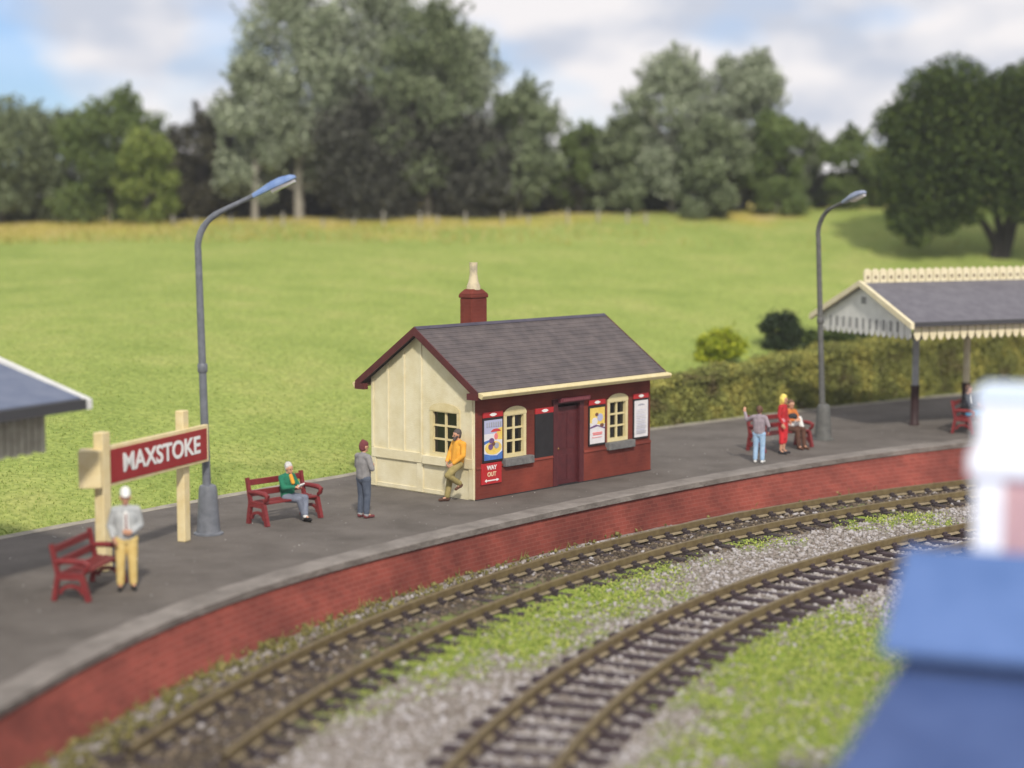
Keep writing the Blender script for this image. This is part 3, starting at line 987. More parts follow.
# ------------------------------------------------------------------ station name sign
SA = R(69)
sgp = Vector((-7.33, 32.25, 0))
sd_ = Vector((math.cos(SA), math.sin(SA), 0))
sg = thing('station_sign', 'large maroon station name board reading MAXSTOKE on two cream posts', 'sign', tuple(sgp), SA)
M_post = mat('post_cream', (0.66, 0.53, 0.27), (0.74, 0.63, 0.38), 4, 0.6, 0.15, 25)
SLN = 3.55
mb = MB(); mb.box(-0.0, SLN, -0.045, 0.045, 1.50, 2.24)
mb.build('board', M_post, sg, bevel=0.012)
mb = MB(); mb.box(0.10, SLN - 0.09, -0.062, -0.046, 1.56, 2.17)
pnl = mb.build('name_panel', M_signred, sg, bevel=0.004)
text_mesh('lettering', 'MAXSTOKE', 0.47, M_white, pnl, Matrix.Translation((SLN / 2 + 0.06, -0.066, 1.865)) @ RX, 0.004, 0.012, 1.12)
mb = MB(); mb.box(-0.26, -0.01, -0.13, 0.07, 0.0, 2.52)
mb.build('post', M_post, sg, bevel=0.02)
mb = MB(); mb.box(2.76, 2.98, 0.05, 0.23, 0.0, 2.58)
mb.build('post', M_post, sg, bevel=0.02)
mb = MB()
mb.box(-0.46, -0.02, 0.02, 0.42, 1.55, 2.22, M=Matrix.Rotation(R(28), 4, 'Z'))
mb.build('return_board', M_post, sg, bevel=0.012)

# ------------------------------------------------------------------ benches (front faces local -Y)
def bench(loc, rz, label, ln=1.55):
    t = thing('platform_bench', label, 'bench', loc, rz, 'maroon benches on the platform')
    mb = MB()
    for k in range(4):
        y = -0.20 + k * 0.115
        mb.box(-ln / 2, ln / 2, y, y + 0.10, 0.43 + 0.006 * abs(k - 1), 0.47 + 0.006 * abs(k - 1))
    mb.build('seat', M_bench, t, bevel=0.008)
    for z, y in ((0.56, 0.275), (0.78, 0.335)):
        mb = MB()
        mb.box(-ln / 2, ln / 2, y, y + 0.04, z, z + 0.125)
        mb.build('back_slat', M_bench, t, bevel=0.008)
    for s in (-1, 1):
        x = s * (ln / 2 - 0.03)
        mb = MB()
        mb.bar((x, 0.36, 0.95), (x, 0.25, 0.42), 0.07, 0.07)
        mb.bar((x, 0.25, 0.45), (x, 0.33, 0.0), 0.08, 0.08)
        mb.bar((x, -0.16, 0.44), (x, -0.28, 0.0), 0.08, 0.09)
        mb.bar((x, 0.28, 0.40), (x, -0.20, 0.40), 0.075, 0.075)
        for k in range(6):
            a, b2 = R(180 * k / 6), R(180 * (k + 1) / 6)
            mb.bar((x, 0.02 - 0.2 * math.cos(a), 0.12 + 0.14 * math.sin(a)), (x, 0.02 - 0.2 * math.cos(b2), 0.12 + 0.14 * math.sin(b2)), 0.05, 0.06)
        ef = mb.build('end_frame', M_bench, t)
        mb = MB()
        mb.tube([(x, 0.30, 0.66), (x, 0.05, 0.67), (x, -0.20, 0.66), (x, -0.29, 0.62), (x, -0.27, 0.55), (x, -0.20, 0.50)], [0.045, 0.05, 0.055, 0.055, 0.045, 0.04], 10)
        mb.build('armrest', M_bench, ef, smooth=True)
    return t
bench((-4.72, 37.26, 0), R(47), 'maroon bench with an old man sitting on it', 1.5)
bench((-7.17, 30.35, 0), R(80), 'empty maroon bench at the left end, half behind the white-capped man', 1.62)
bench((7.25, 48.35, 0), R(38), 'maroon bench behind the woman in red, under the distant lamp', 1.9)
bench((13.35, 52.25, 0), R(62), 'dark maroon bench under the canopy beside the pale chimney', 1.6)

# ------------------------------------------------------------------ canopies
M_val = mat('valance_cream', (0.66, 0.58, 0.38), (0.74, 0.67, 0.47), 5, 0.6)
M_valw = mat('valance_white', (0.60, 0.60, 0.58), (0.70, 0.70, 0.67), 3, 0.6)
M_croof = mat('canopy_slate', (0.105, 0.10, 0.12), (0.15, 0.145, 0.165), 3, 0.7, 0.1, 12, detail=9)
M_croofb = mat('canopy_blue_slate', (0.105, 0.13, 0.20), (0.15, 0.175, 0.245), 3, 0.55, 0.1, 12, detail=9)
M_brown = mat('dark_brown_paint', (0.028, 0.012, 0.013), (0.045, 0.02, 0.02), 5, 0.5)
M_pgrey = mat('post_grey', (0.30, 0.31, 0.32), (0.4, 0.41, 0.42), 5, 0.5)
def valance(mb, ln, z_top, z_bot, place, step=0.30, cut=0.13, mi=0, gap=0.02):
    """scalloped boards; place(u, z) -> (front point, back point)"""
    k = int(ln / step)
    st_ = ln / k
    for i in range(k):
        a = i * st_ + gap; b_ = (i + 1) * st_ - gap
        c = (a + b_) / 2
        poly = [(a, z_top), (b_, z_top), (b_, z_bot + cut), (c + st_ * .28, z_bot + cut * 0.35), (c, z_bot), (c - st_ * .28, z_bot + cut * 0.35), (a, z_bot + cut)]
        poly = poly[::-1]
        mb.prism(poly, 0, 1, lambda u, v, t_: place(u, v, t_), mi)
def canopy(loc, rz, label, LN, WD, eave, ridge, rmat, posts, gable_end, end_mat, vfront, mirrored=False):
    """local: front eave along +x (y=0) from x=0; rear eave at y=WD; gable at x=0"""
    t = thing('platform_canopy', label, 'canopy', loc, rz)
    mb = MB()
    for y in (0.0, WD):
        mb.prism([(y, eave), (WD / 2, ridge), (WD / 2, ridge - 0.10), (y, eave - 0.10)], 0.0, LN, lambda u, v, t_: (t_, u, v))
    rf_ = mb.build('roof', rmat, t)
    mb = MB(); mb.box(0, LN, -0.10, -0.001, eave - 0.13, eave - 0.01)
    mb.build('gutter', mat('gutter_dark', (0.05, 0.05, 0.055), None, rough=0.6), t)
    for xx in ((-0.12, -0.002), (LN + 0.002, LN + 0.12)):
        mb = MB()
        for y, s in ((-0.12, 1), (WD + 0.12, -1)):
            mb.prism([(y, eave - 0.02), (WD / 2, ridge + 0.06), (WD / 2, ridge - 0.10), (y, eave - 0.19)], xx[0], xx[1], lambda u, v, t_: (t_, u, v))
        mb.build('bargeboard', M_val, t)
    mb = MB()
    valance(mb, LN - 0.3, eave - 0.14, vfront, lambda u, z, q: (u + 0.15, 0.10 + 0.04 * q, z), 0.27, 0.18)
    mb.build('front_valance', end_mat if gable_end == 'grey' else M_val, t)
    mb = MB()
    valance(mb, LN - 0.3, eave - 0.14, vfront, lambda u, z, q: (u + 0.15, WD - 0.14 + 0.04 * q, z), 0.27, 0.16)
    mb.build('rear_valance', M_val, t)
    for x in ((0.08, LN - 0.12)):
        mb = MB()
        mb.prism([(0.15, eave - 0.05), (WD - 0.15, eave - 0.05), (WD / 2, ridge - 0.11)], x, x + 0.05, lambda u, v, t_: (t_, u, v))
        valance(mb, WD - 0.3, eave - 0.051, vfront + 0.02, lambda u, z, q: (x + 0.05 * (1 - q) - 0.0, 0.15 + u, z), 0.27, 0.16)
        g = mb.build('gable_board', end_mat, t)
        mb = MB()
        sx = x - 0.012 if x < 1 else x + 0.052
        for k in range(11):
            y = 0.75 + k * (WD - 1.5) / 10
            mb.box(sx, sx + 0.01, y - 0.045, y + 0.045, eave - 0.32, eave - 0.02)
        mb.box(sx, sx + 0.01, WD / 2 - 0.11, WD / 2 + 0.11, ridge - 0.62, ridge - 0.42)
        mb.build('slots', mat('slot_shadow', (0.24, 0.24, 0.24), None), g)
    # pierced ridge cresting
    mb = MB()
    valance(mb, LN - 0.1, -(ridge - 0.05), -(ridge + 0.40), lambda u, z, q: (u + 0.05, WD / 2 - 0.03 + 0.06 * (1 - q), -z), 0.27, 0.09)
    mb.build('ridge_cresting', M_val, t)
    mb = MB()
    k = int((LN - 0.1) / 0.27); s2 = (LN - 0.1) / k
    for i in range(k):
        for yy in (-0.035, 0.03):
            mb.box(0.05 + (i + .5) * s2 - 0.045, 0.05 + (i + .5) * s2 + 0.045, WD / 2 + yy, WD / 2 + yy + 0.005, ridge + 0.10, ridge + 0.19)
    mb.build('cresting_slots', mat('slot_brown', (0.16, 0.12, 0.08), None), t)
    for (px, py, um) in posts:
        mb = MB()
        mb.lathe([(0.15, 0.0), (0.15, 0.06), (0.125, 0.10), (0.125, 1.12), (0.14, 1.15), (0.14, 1.20)], 16, (px, py, 0))
        p_ = mb.build('post', M_brown, t, smooth=True)
        mb = MB()
        mb.lathe([(0.105, 1.201), (0.10, eave - 0.4), (0.15, eave - 0.3), (0.15, eave - 0.06)], 16, (px, py, 0))
        mb.bar((px, py, eave - 0.75), (px, py + 1.25, eave - 0.02), 0.09, 0.12)
        mb.bar((px, py, eave - 0.75), (px, py - 1.25, eave - 0.02), 0.09, 0.12)
        mb.build('shaft', um, p_, smooth=True)
    mb = MB()
    for k in range(int(LN / 2.0)):
        x = 1.9 + k * 1.95
        if x < LN - 0.2:
            mb.box(x - 0.06, x + 0.06, 0.15, WD - 0.15, eave - 0.20, eave - 0.06)
    mb.box(0.15, LN - 0.15, WD / 2 - 0.07, WD / 2 + 0.07, eave - 0.36, eave - 0.205)
    mb.build('roof_beams', M_pgrey, t)
    return t
canopy((11.2, 50.55, 0), R(25), 'white valanced platform canopy with grey slate roof and pierced ridge cresting', 9.5, 4.75, 3.28, 4.30, M_croof,
       [(2.05, 2.45, M_pgrey), (3.95, 2.45, M_val), (7.5, 2.45, M_val)], 'white', M_valw, 2.74)

# canopy on the left, seen past its far gable
def canopy_left():
    LN, WD, eave, ridge = 8.0, 4.6, 3.32, 3.98
    ca = R(63)
    d = Vector((math.cos(ca), math.sin(ca), 0))
    F0 = Vector((-7.30, 30.45, 0)) - d * LN
    M_plank = mat('weathered_planks', (0.29, 0.27, 0.21), (0.42, 0.40, 0.32), 5, 0.85, 0.2, 20)
    t = thing('platform_canopy', 'blue grey roofed canopy with weathered plank valance, cut off by the left edge', 'canopy', tuple(F0), ca)
    mb = MB()
    for y in (0.0, WD):
        mb.prism([(y, eave), (WD / 2, ridge), (WD / 2, ridge - 0.10), (y, eave - 0.10)], 0.0, LN, lambda u, v, t_: (t_, u, v))
    mb.build('roof', M_croofb, t)
    mb = MB(); mb.box(0, LN - 0.003, -0.12, -0.001, eave - 0.20, eave - 0.02)
    mb.build('gutter', mat('gutter_dark', (0.05, 0.05, 0.055), None, rough=0.6), t)
    for xx in ((-0.14, -0.002), (LN + 0.002, LN + 0.14)):
        mb = MB()
        for y in (-0.12, WD + 0.12):
            mb.prism([(y, eave - 0.03), (WD / 2, ridge + 0.07), (WD / 2, ridge - 0.10), (y, eave - 0.20)], xx[0], xx[1], lambda u, v, t_: (t_, u, v))
        mb.build('bargeboard', M_valw, t)
    for y in (0.35, WD - 0.40):
        mb = MB()
        k = 44
        s_ = (LN - 0.7) / k
        for i in range(k):
            mb.box(0.2 + i * s_ + 0.012, 0.2 + (i + 1) * s_ - 0.012, y, y + 0.05 + 0.012 * (i % 2), eave - 0.86 - 0.03 * (i % 2), eave - 0.11)
        mb.build('plank_valance', M_plank, t)
    for x in (0.15, LN - 0.5):
        mb = MB()
        mb.prism([(0.42, eave - 0.7), (WD - 0.42, eave - 0.7), (WD - 0.42, eave - 0.02), (WD / 2, ridge - 0.11), (0.42, eave - 0.02)], x, x + 0.05, lambda u, v, t_: (t_, u, v))
        mb.build('gable_board', M_plank, t)
    for x in (2.0, 5.2):
        mb = MB()
        mb.lathe([(0.15, 0.0), (0.15, 0.06), (0.11, 0.10), (0.10, eave - 0.1)], 16, (x, WD / 2, 0))
        mb.bar((x, WD / 2, eave - 0.75), (x, WD / 2 + 1.6, eave - 0.05), 0.09, 0.12)
        mb.bar((x, WD / 2, eave - 0.75), (x, WD / 2 - 1.6, eave - 0.05), 0.09, 0.12)
        mb.build('post', M_brown, t, smooth=True)
canopy_left()

# ------------------------------------------------------------------ foreground building with blue roof
def foreground():
    A = at_y(905, 545, 15.2)
    B = at_y(879, 645, 14.0)
    d = Vector((B[0] - A[0], B[1] - A[1], 0))
    nrm = d.normalized()                     # down slope toward the camera
    ax = Vector((-nrm.y, nrm.x, 0))          # along the ridge to the right
    if ax.x < 0: ax = -ax
    ang = math.atan2(ax.y, ax.x)
    t = thing('signal_building', 'out of focus building with stepped blue roof and pale chimney in the lower right corner', 'building', (A[0], A[1], -0.87), ang)
    Z0 = -0.87
    def z(v): return v - Z0
    M_bl = mat('daylit_blue_roof', (0.075, 0.145, 0.345), (0.11, 0.19, 0.42), 1.6, 0.6, 0.25, 10, detail=10)  # cool blue daylight on grey slate is put into both roof colours
    M_bl2 = mat('daylit_navy_roof', (0.040, 0.072, 0.195), (0.066, 0.108, 0.260), 1.6, 0.6, 0.25, 10, detail=10)
    run1 = d.length; zr, ze = A[2], B[2]
    sl = (zr - ze) / run1
    LN = 6.0
    mb = MB()
    mb.prism([(0, z(zr)), (-run1, z(ze)), (-run1, z(ze) - 0.09), (0, z(zr) - 0.09)], 0, LN, lambda u, v, t_: (t_, u, v))
    mb.prism([(0, z(zr)), (run1 * 0.9, z(zr) - sl * run1 * 0.9), (run1 * 0.9, z(zr) - sl * run1 * 0.9 - 0.09), (0, z(zr) - 0.09)], 0, LN, lambda u, v, t_: (t_, u, v))
    r_ = mb.build('roof', M_bl, t, bevel=0.03)
    # lower roof stepped out below a dark gap
    C = at_y(897, 668, 13.85); D = at_y(818, 790, 12.4)
    lc = Vector((C[0] - A[0], C[1] - A[1], 0)); ld = Vector((D[0] - A[0], D[1] - A[1], 0))
    cx, cyy = lc.dot(ax), lc.dot(-nrm); dx, dyy = ld.dot(ax), ld.dot(-nrm)
    mb = MB()
    k0, k1 = z(C[2]), z(D[2])
    ext = 1.6
    ex_, ey_, ez_ = dx + (dx - cx) * ext, dyy + (dyy - cyy) * ext, k1 + (k1 - k0) * ext
    ez_ = max(ez_, 1.9)
    vs = [(cx, cyy + 0.5, k0 + 0.02), (cx + LN, cyy + 0.5, k0 + 0.02), (LN, ey_, ez_), (ex_, ey_, ez_)]
    vs2 = [(p[0], p[1], p[2] - 0.12) for p in vs]
    mb.add(vs + vs2, [(0, 3, 2, 1), (4, 5, 6, 7), (0, 1, 5, 4), (1, 2, 6, 5), (2, 3, 7, 6), (3, 0, 4, 7)])
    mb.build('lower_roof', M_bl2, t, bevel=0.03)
    mb = MB()
    mb.box(0.25, LN - 0.2, -run1 + 0.12, run1 * 0.9 - 0.3, 0.0, z(ze) - 0.10)
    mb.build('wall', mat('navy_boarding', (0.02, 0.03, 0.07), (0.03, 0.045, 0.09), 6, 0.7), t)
    mb = MB()
    mb.box(0.0 + 0.4, LN - 0.2, ey_ + 0.3, -run1 + 0.115, 0.0, ez_ - 0.14)
    mb.build('porch_wall', mat('building_brick', (0.25, 0.09, 0.07), (0.32, 0.13, 0.10), 6, 0.85), t)
    # chimney rising behind the ridge
    P = at_y(972, 548, 16.0); Q = at_y(972, 386, 16.0)
    pl = Vector((P[0] - A[0], P[1] - A[1], 0))
    px, py = pl.dot(ax), pl.dot(-nrm)
    base, topz = z(P[2]) - 0.6, z(Q[2]) - 0.04
    M_pale = mat('daylit_pale_stone', (0.82, 0.85, 0.94), (0.88, 0.91, 0.98), 4, 0.6)  # cream chimney, its overlit bluish daylight put into the colour
    M_pinkb = brick_mat('pink_brick', (0.58, 0.38, 0.42), (0.64, 0.43, 0.47), (0.68, 0.52, 0.55), coords='Object')
    wd, dp = 1.25, 0.9
    band0 = z(at_y(972, 478, 16)[2]); band1 = z(at_y(972, 450, 16)[2])
    mb = MB(); mb.box(px + 0.012, px + wd - 0.012, py + 0.012, py + dp - 0.012, base, band0)
    mb.build('chimney', M_pinkb, t)
    mb = MB()
    mb.box(px, px + 0.26, py, py + dp, base, band0 - 0.002)
    mb.box(px + wd - 0.2, px + wd, py, py + dp, base, band0 - 0.002)
    mb.build('chimney_quoins', M_pale, t, bevel=0.015)
    mb = MB()
    mb.box(px - 0.06, px + wd + 0.06, py - 0.06, py + dp + 0.06, band0, band1)
    mb.build('chimney_band', M_pale, t, bevel=0.05)
    mb = MB(); mb.box(px + 0.01, px + wd - 0.01, py + 0.01, py + dp - 0.01, band1 + 0.001, topz - 0.12)
    mb.build('chimney_top', M_pale, t, bevel=0.02)
    mb = MB(); mb.box(px - 0.02, px + wd + 0.02, py - 0.02, py + dp + 0.02, topz - 0.119, topz)
    mb.build('chimney_cap', mat('chimney_cap_blue', (0.62, 0.72, 0.86), None, rough=0.6), t, bevel=0.03)
foreground()
# ------------------------------------------------------------------ people (local: facing -Y, feet at z = 0)
def capsule(mb, p, q, r0, r1, n=12, sc=None):
    p, q = Vector(p), Vector(q)
    d = q - p
    ln = d.length
    x = d.normalized() if ln > 1e-6 else Vector((0, 0, 1))
    ref = Vector((0, 0, 1)) if abs(x.z) < 0.9 else Vector((0, 1, 0))
    y = ref.cross(x).normalized(); z = x.cross(y)
    rings = []
    for k in range(1, 5):
        a = -math.pi / 2 + math.pi / 2 * k / 4
        rings.append((r0 * math.sin(a), r0 * math.cos(a)))
    for k in range(0, 4):
        a = math.pi / 2 * k / 4
        rings.append((ln + r1 * math.sin(a), r1 * math.cos(a)))
    vs, fs = [p - x * r0], []
    for t_, r in rings:
        for k in range(n):
            a = 2 * math.pi * k / n
            vs.append(p + x * t_ + (y * math.cos(a) + z * math.sin(a)) * r)
    vs.append(q + x * r1)
    m = len(rings)
    for k in range(n):
        fs.append((0, 1 + (k + 1) % n, 1 + k))
        fs.append((len(vs) - 1, 1 + (m - 1) * n + k, 1 + (m - 1) * n + (k + 1) % n))
    for i in range(m - 1):
        for k in range(n):
            fs.append((1 + i * n + k, 1 + i * n + (k + 1) % n, 1 + (i + 1) * n + (k + 1) % n, 1 + (i + 1) * n + k))
    mb.add(vs, fs)

def fused(name, caps, m, parent, voxel=0.012, smooth_it=4, fat=1.0):
    """one continuous skin grown over overlapping tapered limbs"""
    mb = MB()
    for c in caps:
        capsule(mb, c[0], c[1], c[2] * fat, c[3] * fat)
    me = bpy.data.meshes.new(name)
    me.from_pydata(mb.v, [], mb.f)
    o = bpy.data.objects.new(name, me)
    COL.objects.link(o)
    rm = o.modifiers.new('r', 'REMESH'); rm.mode = 'VOXEL'; rm.voxel_size = voxel
    sm_ = o.modifiers.new('s', 'SMOOTH'); sm_.iterations = smooth_it; sm_.factor = 0.5
    dg = bpy.context.evaluated_depsgraph_get()
    me2 = bpy.data.meshes.new_from_object(o.evaluated_get(dg))
    bpy.data.objects.remove(o); bpy.data.meshes.remove(me)
    me2.name = name
    me2.materials.clear(); me2.materials.append(m)
    return link_mesh(name, me2, parent, True)

def lerp(a, b, t): return tuple(a[i] + (b[i] - a[i]) * t for i in range(3))

def hand(caps, wrist, dirv, palm_n, thumb_side):
    """palm, four bent fingers of different lengths and a thumb from the side of the palm"""
    w_, d = Vector(wrist), Vector(dirv).normalized()
    n = Vector(palm_n); n = (n - d * n.dot(d)).normalized()
    s = d.cross(n) * thumb_side
    k = w_ + d * 0.085
    for q in (-0.026, -0.008, 0.010, 0.026):
        caps.append((w_ + s * q * 0.6, k + s * q, 0.018, 0.015))
    for q, l in ((0.030, 0.066), (0.010, 0.078), (-0.011, 0.072), (-0.030, 0.056)):
        a = k + s * q
        b_ = a + d * l * 0.55 + n * l * 0.12 + s * q * 0.1
        c = b_ + d * l * 0.42 + n * l * 0.38
        caps.append((a, b_, 0.0115, 0.0105)); caps.append((b_, c, 0.0105, 0.009))
    a = w_ + d * 0.022 + s * 0.024
    b_ = a + d * 0.034 + s * 0.032 + n * 0.012
    c = b_ + d * 0.034 + s * 0.006 + n * 0.014
    caps.append((a, b_, 0.015, 0.013)); caps.append((b_, c, 0.0125, 0.010))

STAND = dict(pel=(0, 0, .93), che=(0, 0, 1.28), nec=(0, 0.01, 1.46), hed=(0, -0.02, 1.62), look=(0, -1, 0),
             shL=(.185, .01, 1.40), elL=(.25, .03, 1.13), wrL=(.24, -.06, .90),
             shR=(-.185, .01, 1.40), elR=(-.25, .03, 1.13), wrR=(-.24, -.06, .90),
             hiL=(.09, 0, .90), knL=(.105, -.02, .50), anL=(.11, .02, .09), toL=(.13, -.17, .04),
             hiR=(-.09, 0, .90), knR=(-.105, -.02, .50), anR=(-.11, .02, .09), toR=(-.13, -.17, .04))

def person(label, loc, rz, height, top, legs, shoes, skin=None, pose=None, hair=None, cap=None, cuffs=None, legtype='trousers', female=False, extra=None, hair_long=0.0, sleeve=1.0, beard=None, group=None):
    J = dict(STAND); J.update(pose or {})
    sc = height / 1.75
    t = thing('person', label, 'person', loc, rz, group)
    t.scale = (sc, sc, sc)
    skin = skin or mat('skin', (0.52, 0.27, 0.17), (0.60, 0.33, 0.22), 8, 0.55)
    g = J
    h = Vector(g['hed']); lk = Vector(g['look']).normalized()
    up = (h - Vector(g['nec'])).normalized()
    sd2 = lk.cross(Vector((0, 0, 1))).normalized()
    fw = 0.9 if female else 1.0
    B = []
    # head, jaw, nose, ears, neck
    B.append((h + Vector((0, 0, .035)) + lk * -0.012, h + Vector((0, 0, .02)) + lk * 0.016, .092, .086))
    B.append((h + Vector((0, 0, -.055)) + lk * .022, h + Vector((0, 0, -.005)) + lk * .012, .062, .076))
    B.append((h + lk * .092 + Vector((0, 0, .012)), h + lk * .112 + Vector((0, 0, -.018)), .011, .016))
    B.append((h + lk * .082 + Vector((0, 0, -.095)), h + lk * .070 + Vector((0, 0, -.085)), .018, .024))
    for s in (-1, 1):
        B.append((h + sd2 * s * .088 + Vector((0, 0, .015)), h + sd2 * s * .088 + Vector((0, 0, -.025)), .017, .013))
    B.append((g['nec'], h + Vector((0, 0, -.05)), .056, .052))
    # inner trunk and limbs: the clothes lie over these
    B.append((g['pel'], g['che'], .09, .09)); B.append((g['che'], g['nec'], .085, .05))
    hip_w = .10 if not female else .105
    for s in 'LR':
        B.append((g['nec'], g['sh' + s], .055, .05)); B.append((g['sh' + s], g['el' + s], .046 * fw, .036 * fw)); B.append((g['el' + s], g['wr' + s], .036 * fw, .027 * fw))
        B.append((g['pel'], g['hi' + s], .09, .085)); B.append((g['hi' + s], g['kn' + s], .078, .05)); B.append((g['kn' + s], g['an' + s], .052, .036)); B.append((g['an' + s], lerp(g['an' + s], g['to' + s], .5), .034, .03))
        dv = Vector(g['wr' + s]) - Vector(g['el' + s])
        hd_ = g.get('hd' + s, tuple(dv))
        pn_ = g.get('pn' + s, (-1 if s == 'L' else 1, 0.2, -0.3))
        hand(B, g['wr' + s], hd_, pn_, g.get('ts' + s, 1 if s == 'L' else -1))
    body = fused('body', B, skin, t, 0.0085, 2)
    # top garment
    T = []
    T.append((lerp(g['pel'], g['che'], .1), lerp(g['che'], g['nec'], .55), .135 * fw, .115 * fw))
    for s in (-1, 1):
        o = Vector(g['shL']) - Vector(g['shR']); o = o.normalized() * s * .055
        T.append((Vector(lerp(g['pel'], g['che'], .0)) + o * 1.0, Vector(g['che']) + o * 1.2, .115 * fw, .125 * fw))
        T.append((Vector(g['che']) + o * 1.2, Vector(lerp(g['che'], g['nec'], .62)) + o * 1.1, .122 * fw, .085))
    T.append((lerp(g['che'], g['nec'], .7), lerp(g['che'], g['nec'], .97), .09, .068))
    for s in 'LR':
        T.append((lerp(g['che'], g['nec'], .7), g['sh' + s], .085, .072 * fw))
        T.append((g['sh' + s], g['el' + s], .070 * fw, .055 * fw))
        T.append((g['el' + s], lerp(g['el' + s], g['wr' + s], .92 * sleeve), .054 * fw, .043 * fw))
    fused('jacket' if not female else 'blouse', T, top, t, 0.012, 3, 1.12)
    P = []
    if legtype == 'trousers':
        P.append((lerp(g['hiL'], g['hiR'], .5), g['pel'], .12, .13))
        for s in 'LR':
            P.append((g['pel'], g['hi' + s], .115, .108)); P.append((g['hi' + s], g['kn' + s], .102, .073)); P.append((g['kn' + s], lerp(g['kn' + s], g['an' + s], .9), .072, .062))
        fused('trousers', P, legs, t, 0.012, 3, 1.12)
    else:
        for s in 'LR':
            P.append((g['pel'], g['hi' + s], .125, .12)); P.append((g['hi' + s], lerp(g['hi' + s], g['kn' + s], 1.0), .12, .085)); P.append((g['kn' + s], lerp(g['kn' + s], g['an' + s], .35), .085, .078))
        P.append((lerp(g['hiL'], g['hiR'], .5), lerp(g['knL'], g['knR'], .5), .12, .09))
        fused('skirt', P, legs, t, 0.012, 3)
    for s in 'LR':
        a, q = Vector(g['an' + s]), Vector(g['to' + s])
        fused('shoe', [(a - Vector((0, 0, .045)) + (a - q).normalized() * .03, q, .046, .036), (a, a - Vector((0, 0, .05)), .046, .045)], shoes, t, 0.010, 2)
        if cuffs:
            fused('sock', [(lerp(g['kn' + s], g['an' + s], .86), lerp(g['kn' + s], g['an' + s], 1.0), .068, .06)], cuffs, t, 0.010, 2)
    # eyes, brows, mouth
    mb = MB()
    for s in (-1, 1):
        mb.ball(h + lk * .094 + sd2 * s * .034 + Vector((0, 0, .012)), .0125, 8, 6)
    mb2 = MB()
    c0 = h + lk * .093 + Vector((0, 0, -.062))
    mb2.tube([c0 - sd2 * .026, c0 + lk * .006, c0 + sd2 * .026], .007, 6)
    mouth = mb2.build('mouth', mat('lips', (0.38, 0.12, 0.10), None), body)
    eyes = mb.build('eyes', mat('eye_dark', (0.02, 0.016, 0.015), None, rough=0.3), body)
    if hair is not None and cap is None or hair_long:
        H = [(h + Vector((0, 0, .062)) - lk * .022, h + Vector((0, 0, .055)) + lk * .006, .090, .082), (h + Vector((0, 0, .03)) - lk * .035, h + Vector((0, 0, -.05)) - lk * .045, .086, .062)]
        for s in (-1, 1):
            H.append((h + sd2 * s * .055 + Vector((0, 0, .05)), h + sd2 * s * .072 - lk * .02 + Vector((0, 0, -.01)), .05, .032))
        if hair_long:
            H.append((h - lk * .045 + Vector((0, 0, .02)), h - lk * .055 + Vector((0, 0, -.05 - hair_long)), .10, .085))
            H.append((h + Vector((0, 0, .08)), h + Vector((0, 0, .09)) - lk * .02, .088, .085))
            for s in (-1, 1):
                H.append((h + sd2 * s * .075, h + sd2 * s * .08 + Vector((0, 0, -hair_long)), .05, .04))
        fused('hair', H, hair, t, 0.011, 2)
    if cap is not None:
        kind, cm = cap
        K = [(h + Vector((0, 0, .068)) - lk * .014, h + Vector((0, 0, .066)) + lk * .014, .096, .092)]
        if kind == 'peak':
            for s in (-1, 0, 1):
                K.append((h + lk * .06 + sd2 * s * .04 + Vector((0, 0, .055)), h + lk * .145 + sd2 * s * .03 + Vector((0, 0, .042)), .022, .014))
            K.append((h + Vector((0, 0, .10)), h + Vector((0, 0, .115)), .095, .09))
        else:
            K.append((h + Vector((0, 0, .03)) - lk * .03, h + Vector((0, 0, -.02)) - lk * .035, .096, .085))
            K.append((h + Vector((0, 0, .12)), h + Vector((0, 0, .15)) - lk * .03, .05, .035))
        fused('cap', K, cm, t, 0.011, 2)
    if beard is not None:
        fused('beard', [(h + lk * .06 + Vector((0, 0, -.075)), h + lk * .07 + Vector((0, 0, -.10)), .05, .04), (h + lk * .03 + sd2 * .065 + Vector((0, 0, -.03)), h + lk * .05 + Vector((0, 0, -.085)), .028, .04), (h + lk * .03 - sd2 * .065 + Vector((0, 0, -.03)), h + lk * .05 + Vector((0, 0, -.085)), .028, .04)], beard, t, 0.010, 2)
    for nm, caps_, m_ in (extra or []):
        fused(nm, caps_, m_, t, 0.011, 2)
    return t

def face(fx, fy): return math.atan2(fx, -fy)
C_jk_grey = mat('cloth_grey', (0.20, 0.195, 0.20), (0.28, 0.27, 0.27), 7, 0.9)
C_jk_pale = mat('cloth_pale_grey', (0.34, 0.36, 0.37), (0.44, 0.45, 0.45), 7, 0.9)
C_yel = mat('cloth_mustard_cream', (0.60, 0.42, 0.13), (0.70, 0.54, 0.22), 6, 0.9)
C_blk = mat('leather_black', (0.015, 0.014, 0.015), None, rough=0.5)
C_white = mat('cloth_white', (0.72, 0.72, 0.70), None, rough=0.85)
C_green = mat('cloth_green', (0.012, 0.13, 0.075), (0.02, 0.18, 0.10), 7, 0.9)
C_jean = mat('cloth_jeans', (0.060, 0.075, 0.11), (0.10, 0.12, 0.16), 7, 0.9)
C_ljean = mat('cloth_light_jeans', (0.26, 0.42, 0.62), (0.40, 0.55, 0.72), 7, 0.9)
C_burg = mat('cloth_burgundy', (0.14, 0.035, 0.04), (0.19, 0.05, 0.055), 7, 0.9)
C_oran = mat('cloth_orange_yellow', (0.66, 0.30, 0.03), (0.76, 0.38, 0.05), 7, 0.9)
C_khaki = mat('cloth_khaki', (0.24, 0.20, 0.075), (0.34, 0.27, 0.11), 7, 0.9)
C_brn = mat('cloth_brown', (0.075, 0.035, 0.024), (0.12, 0.055, 0.035), 7, 0.9)
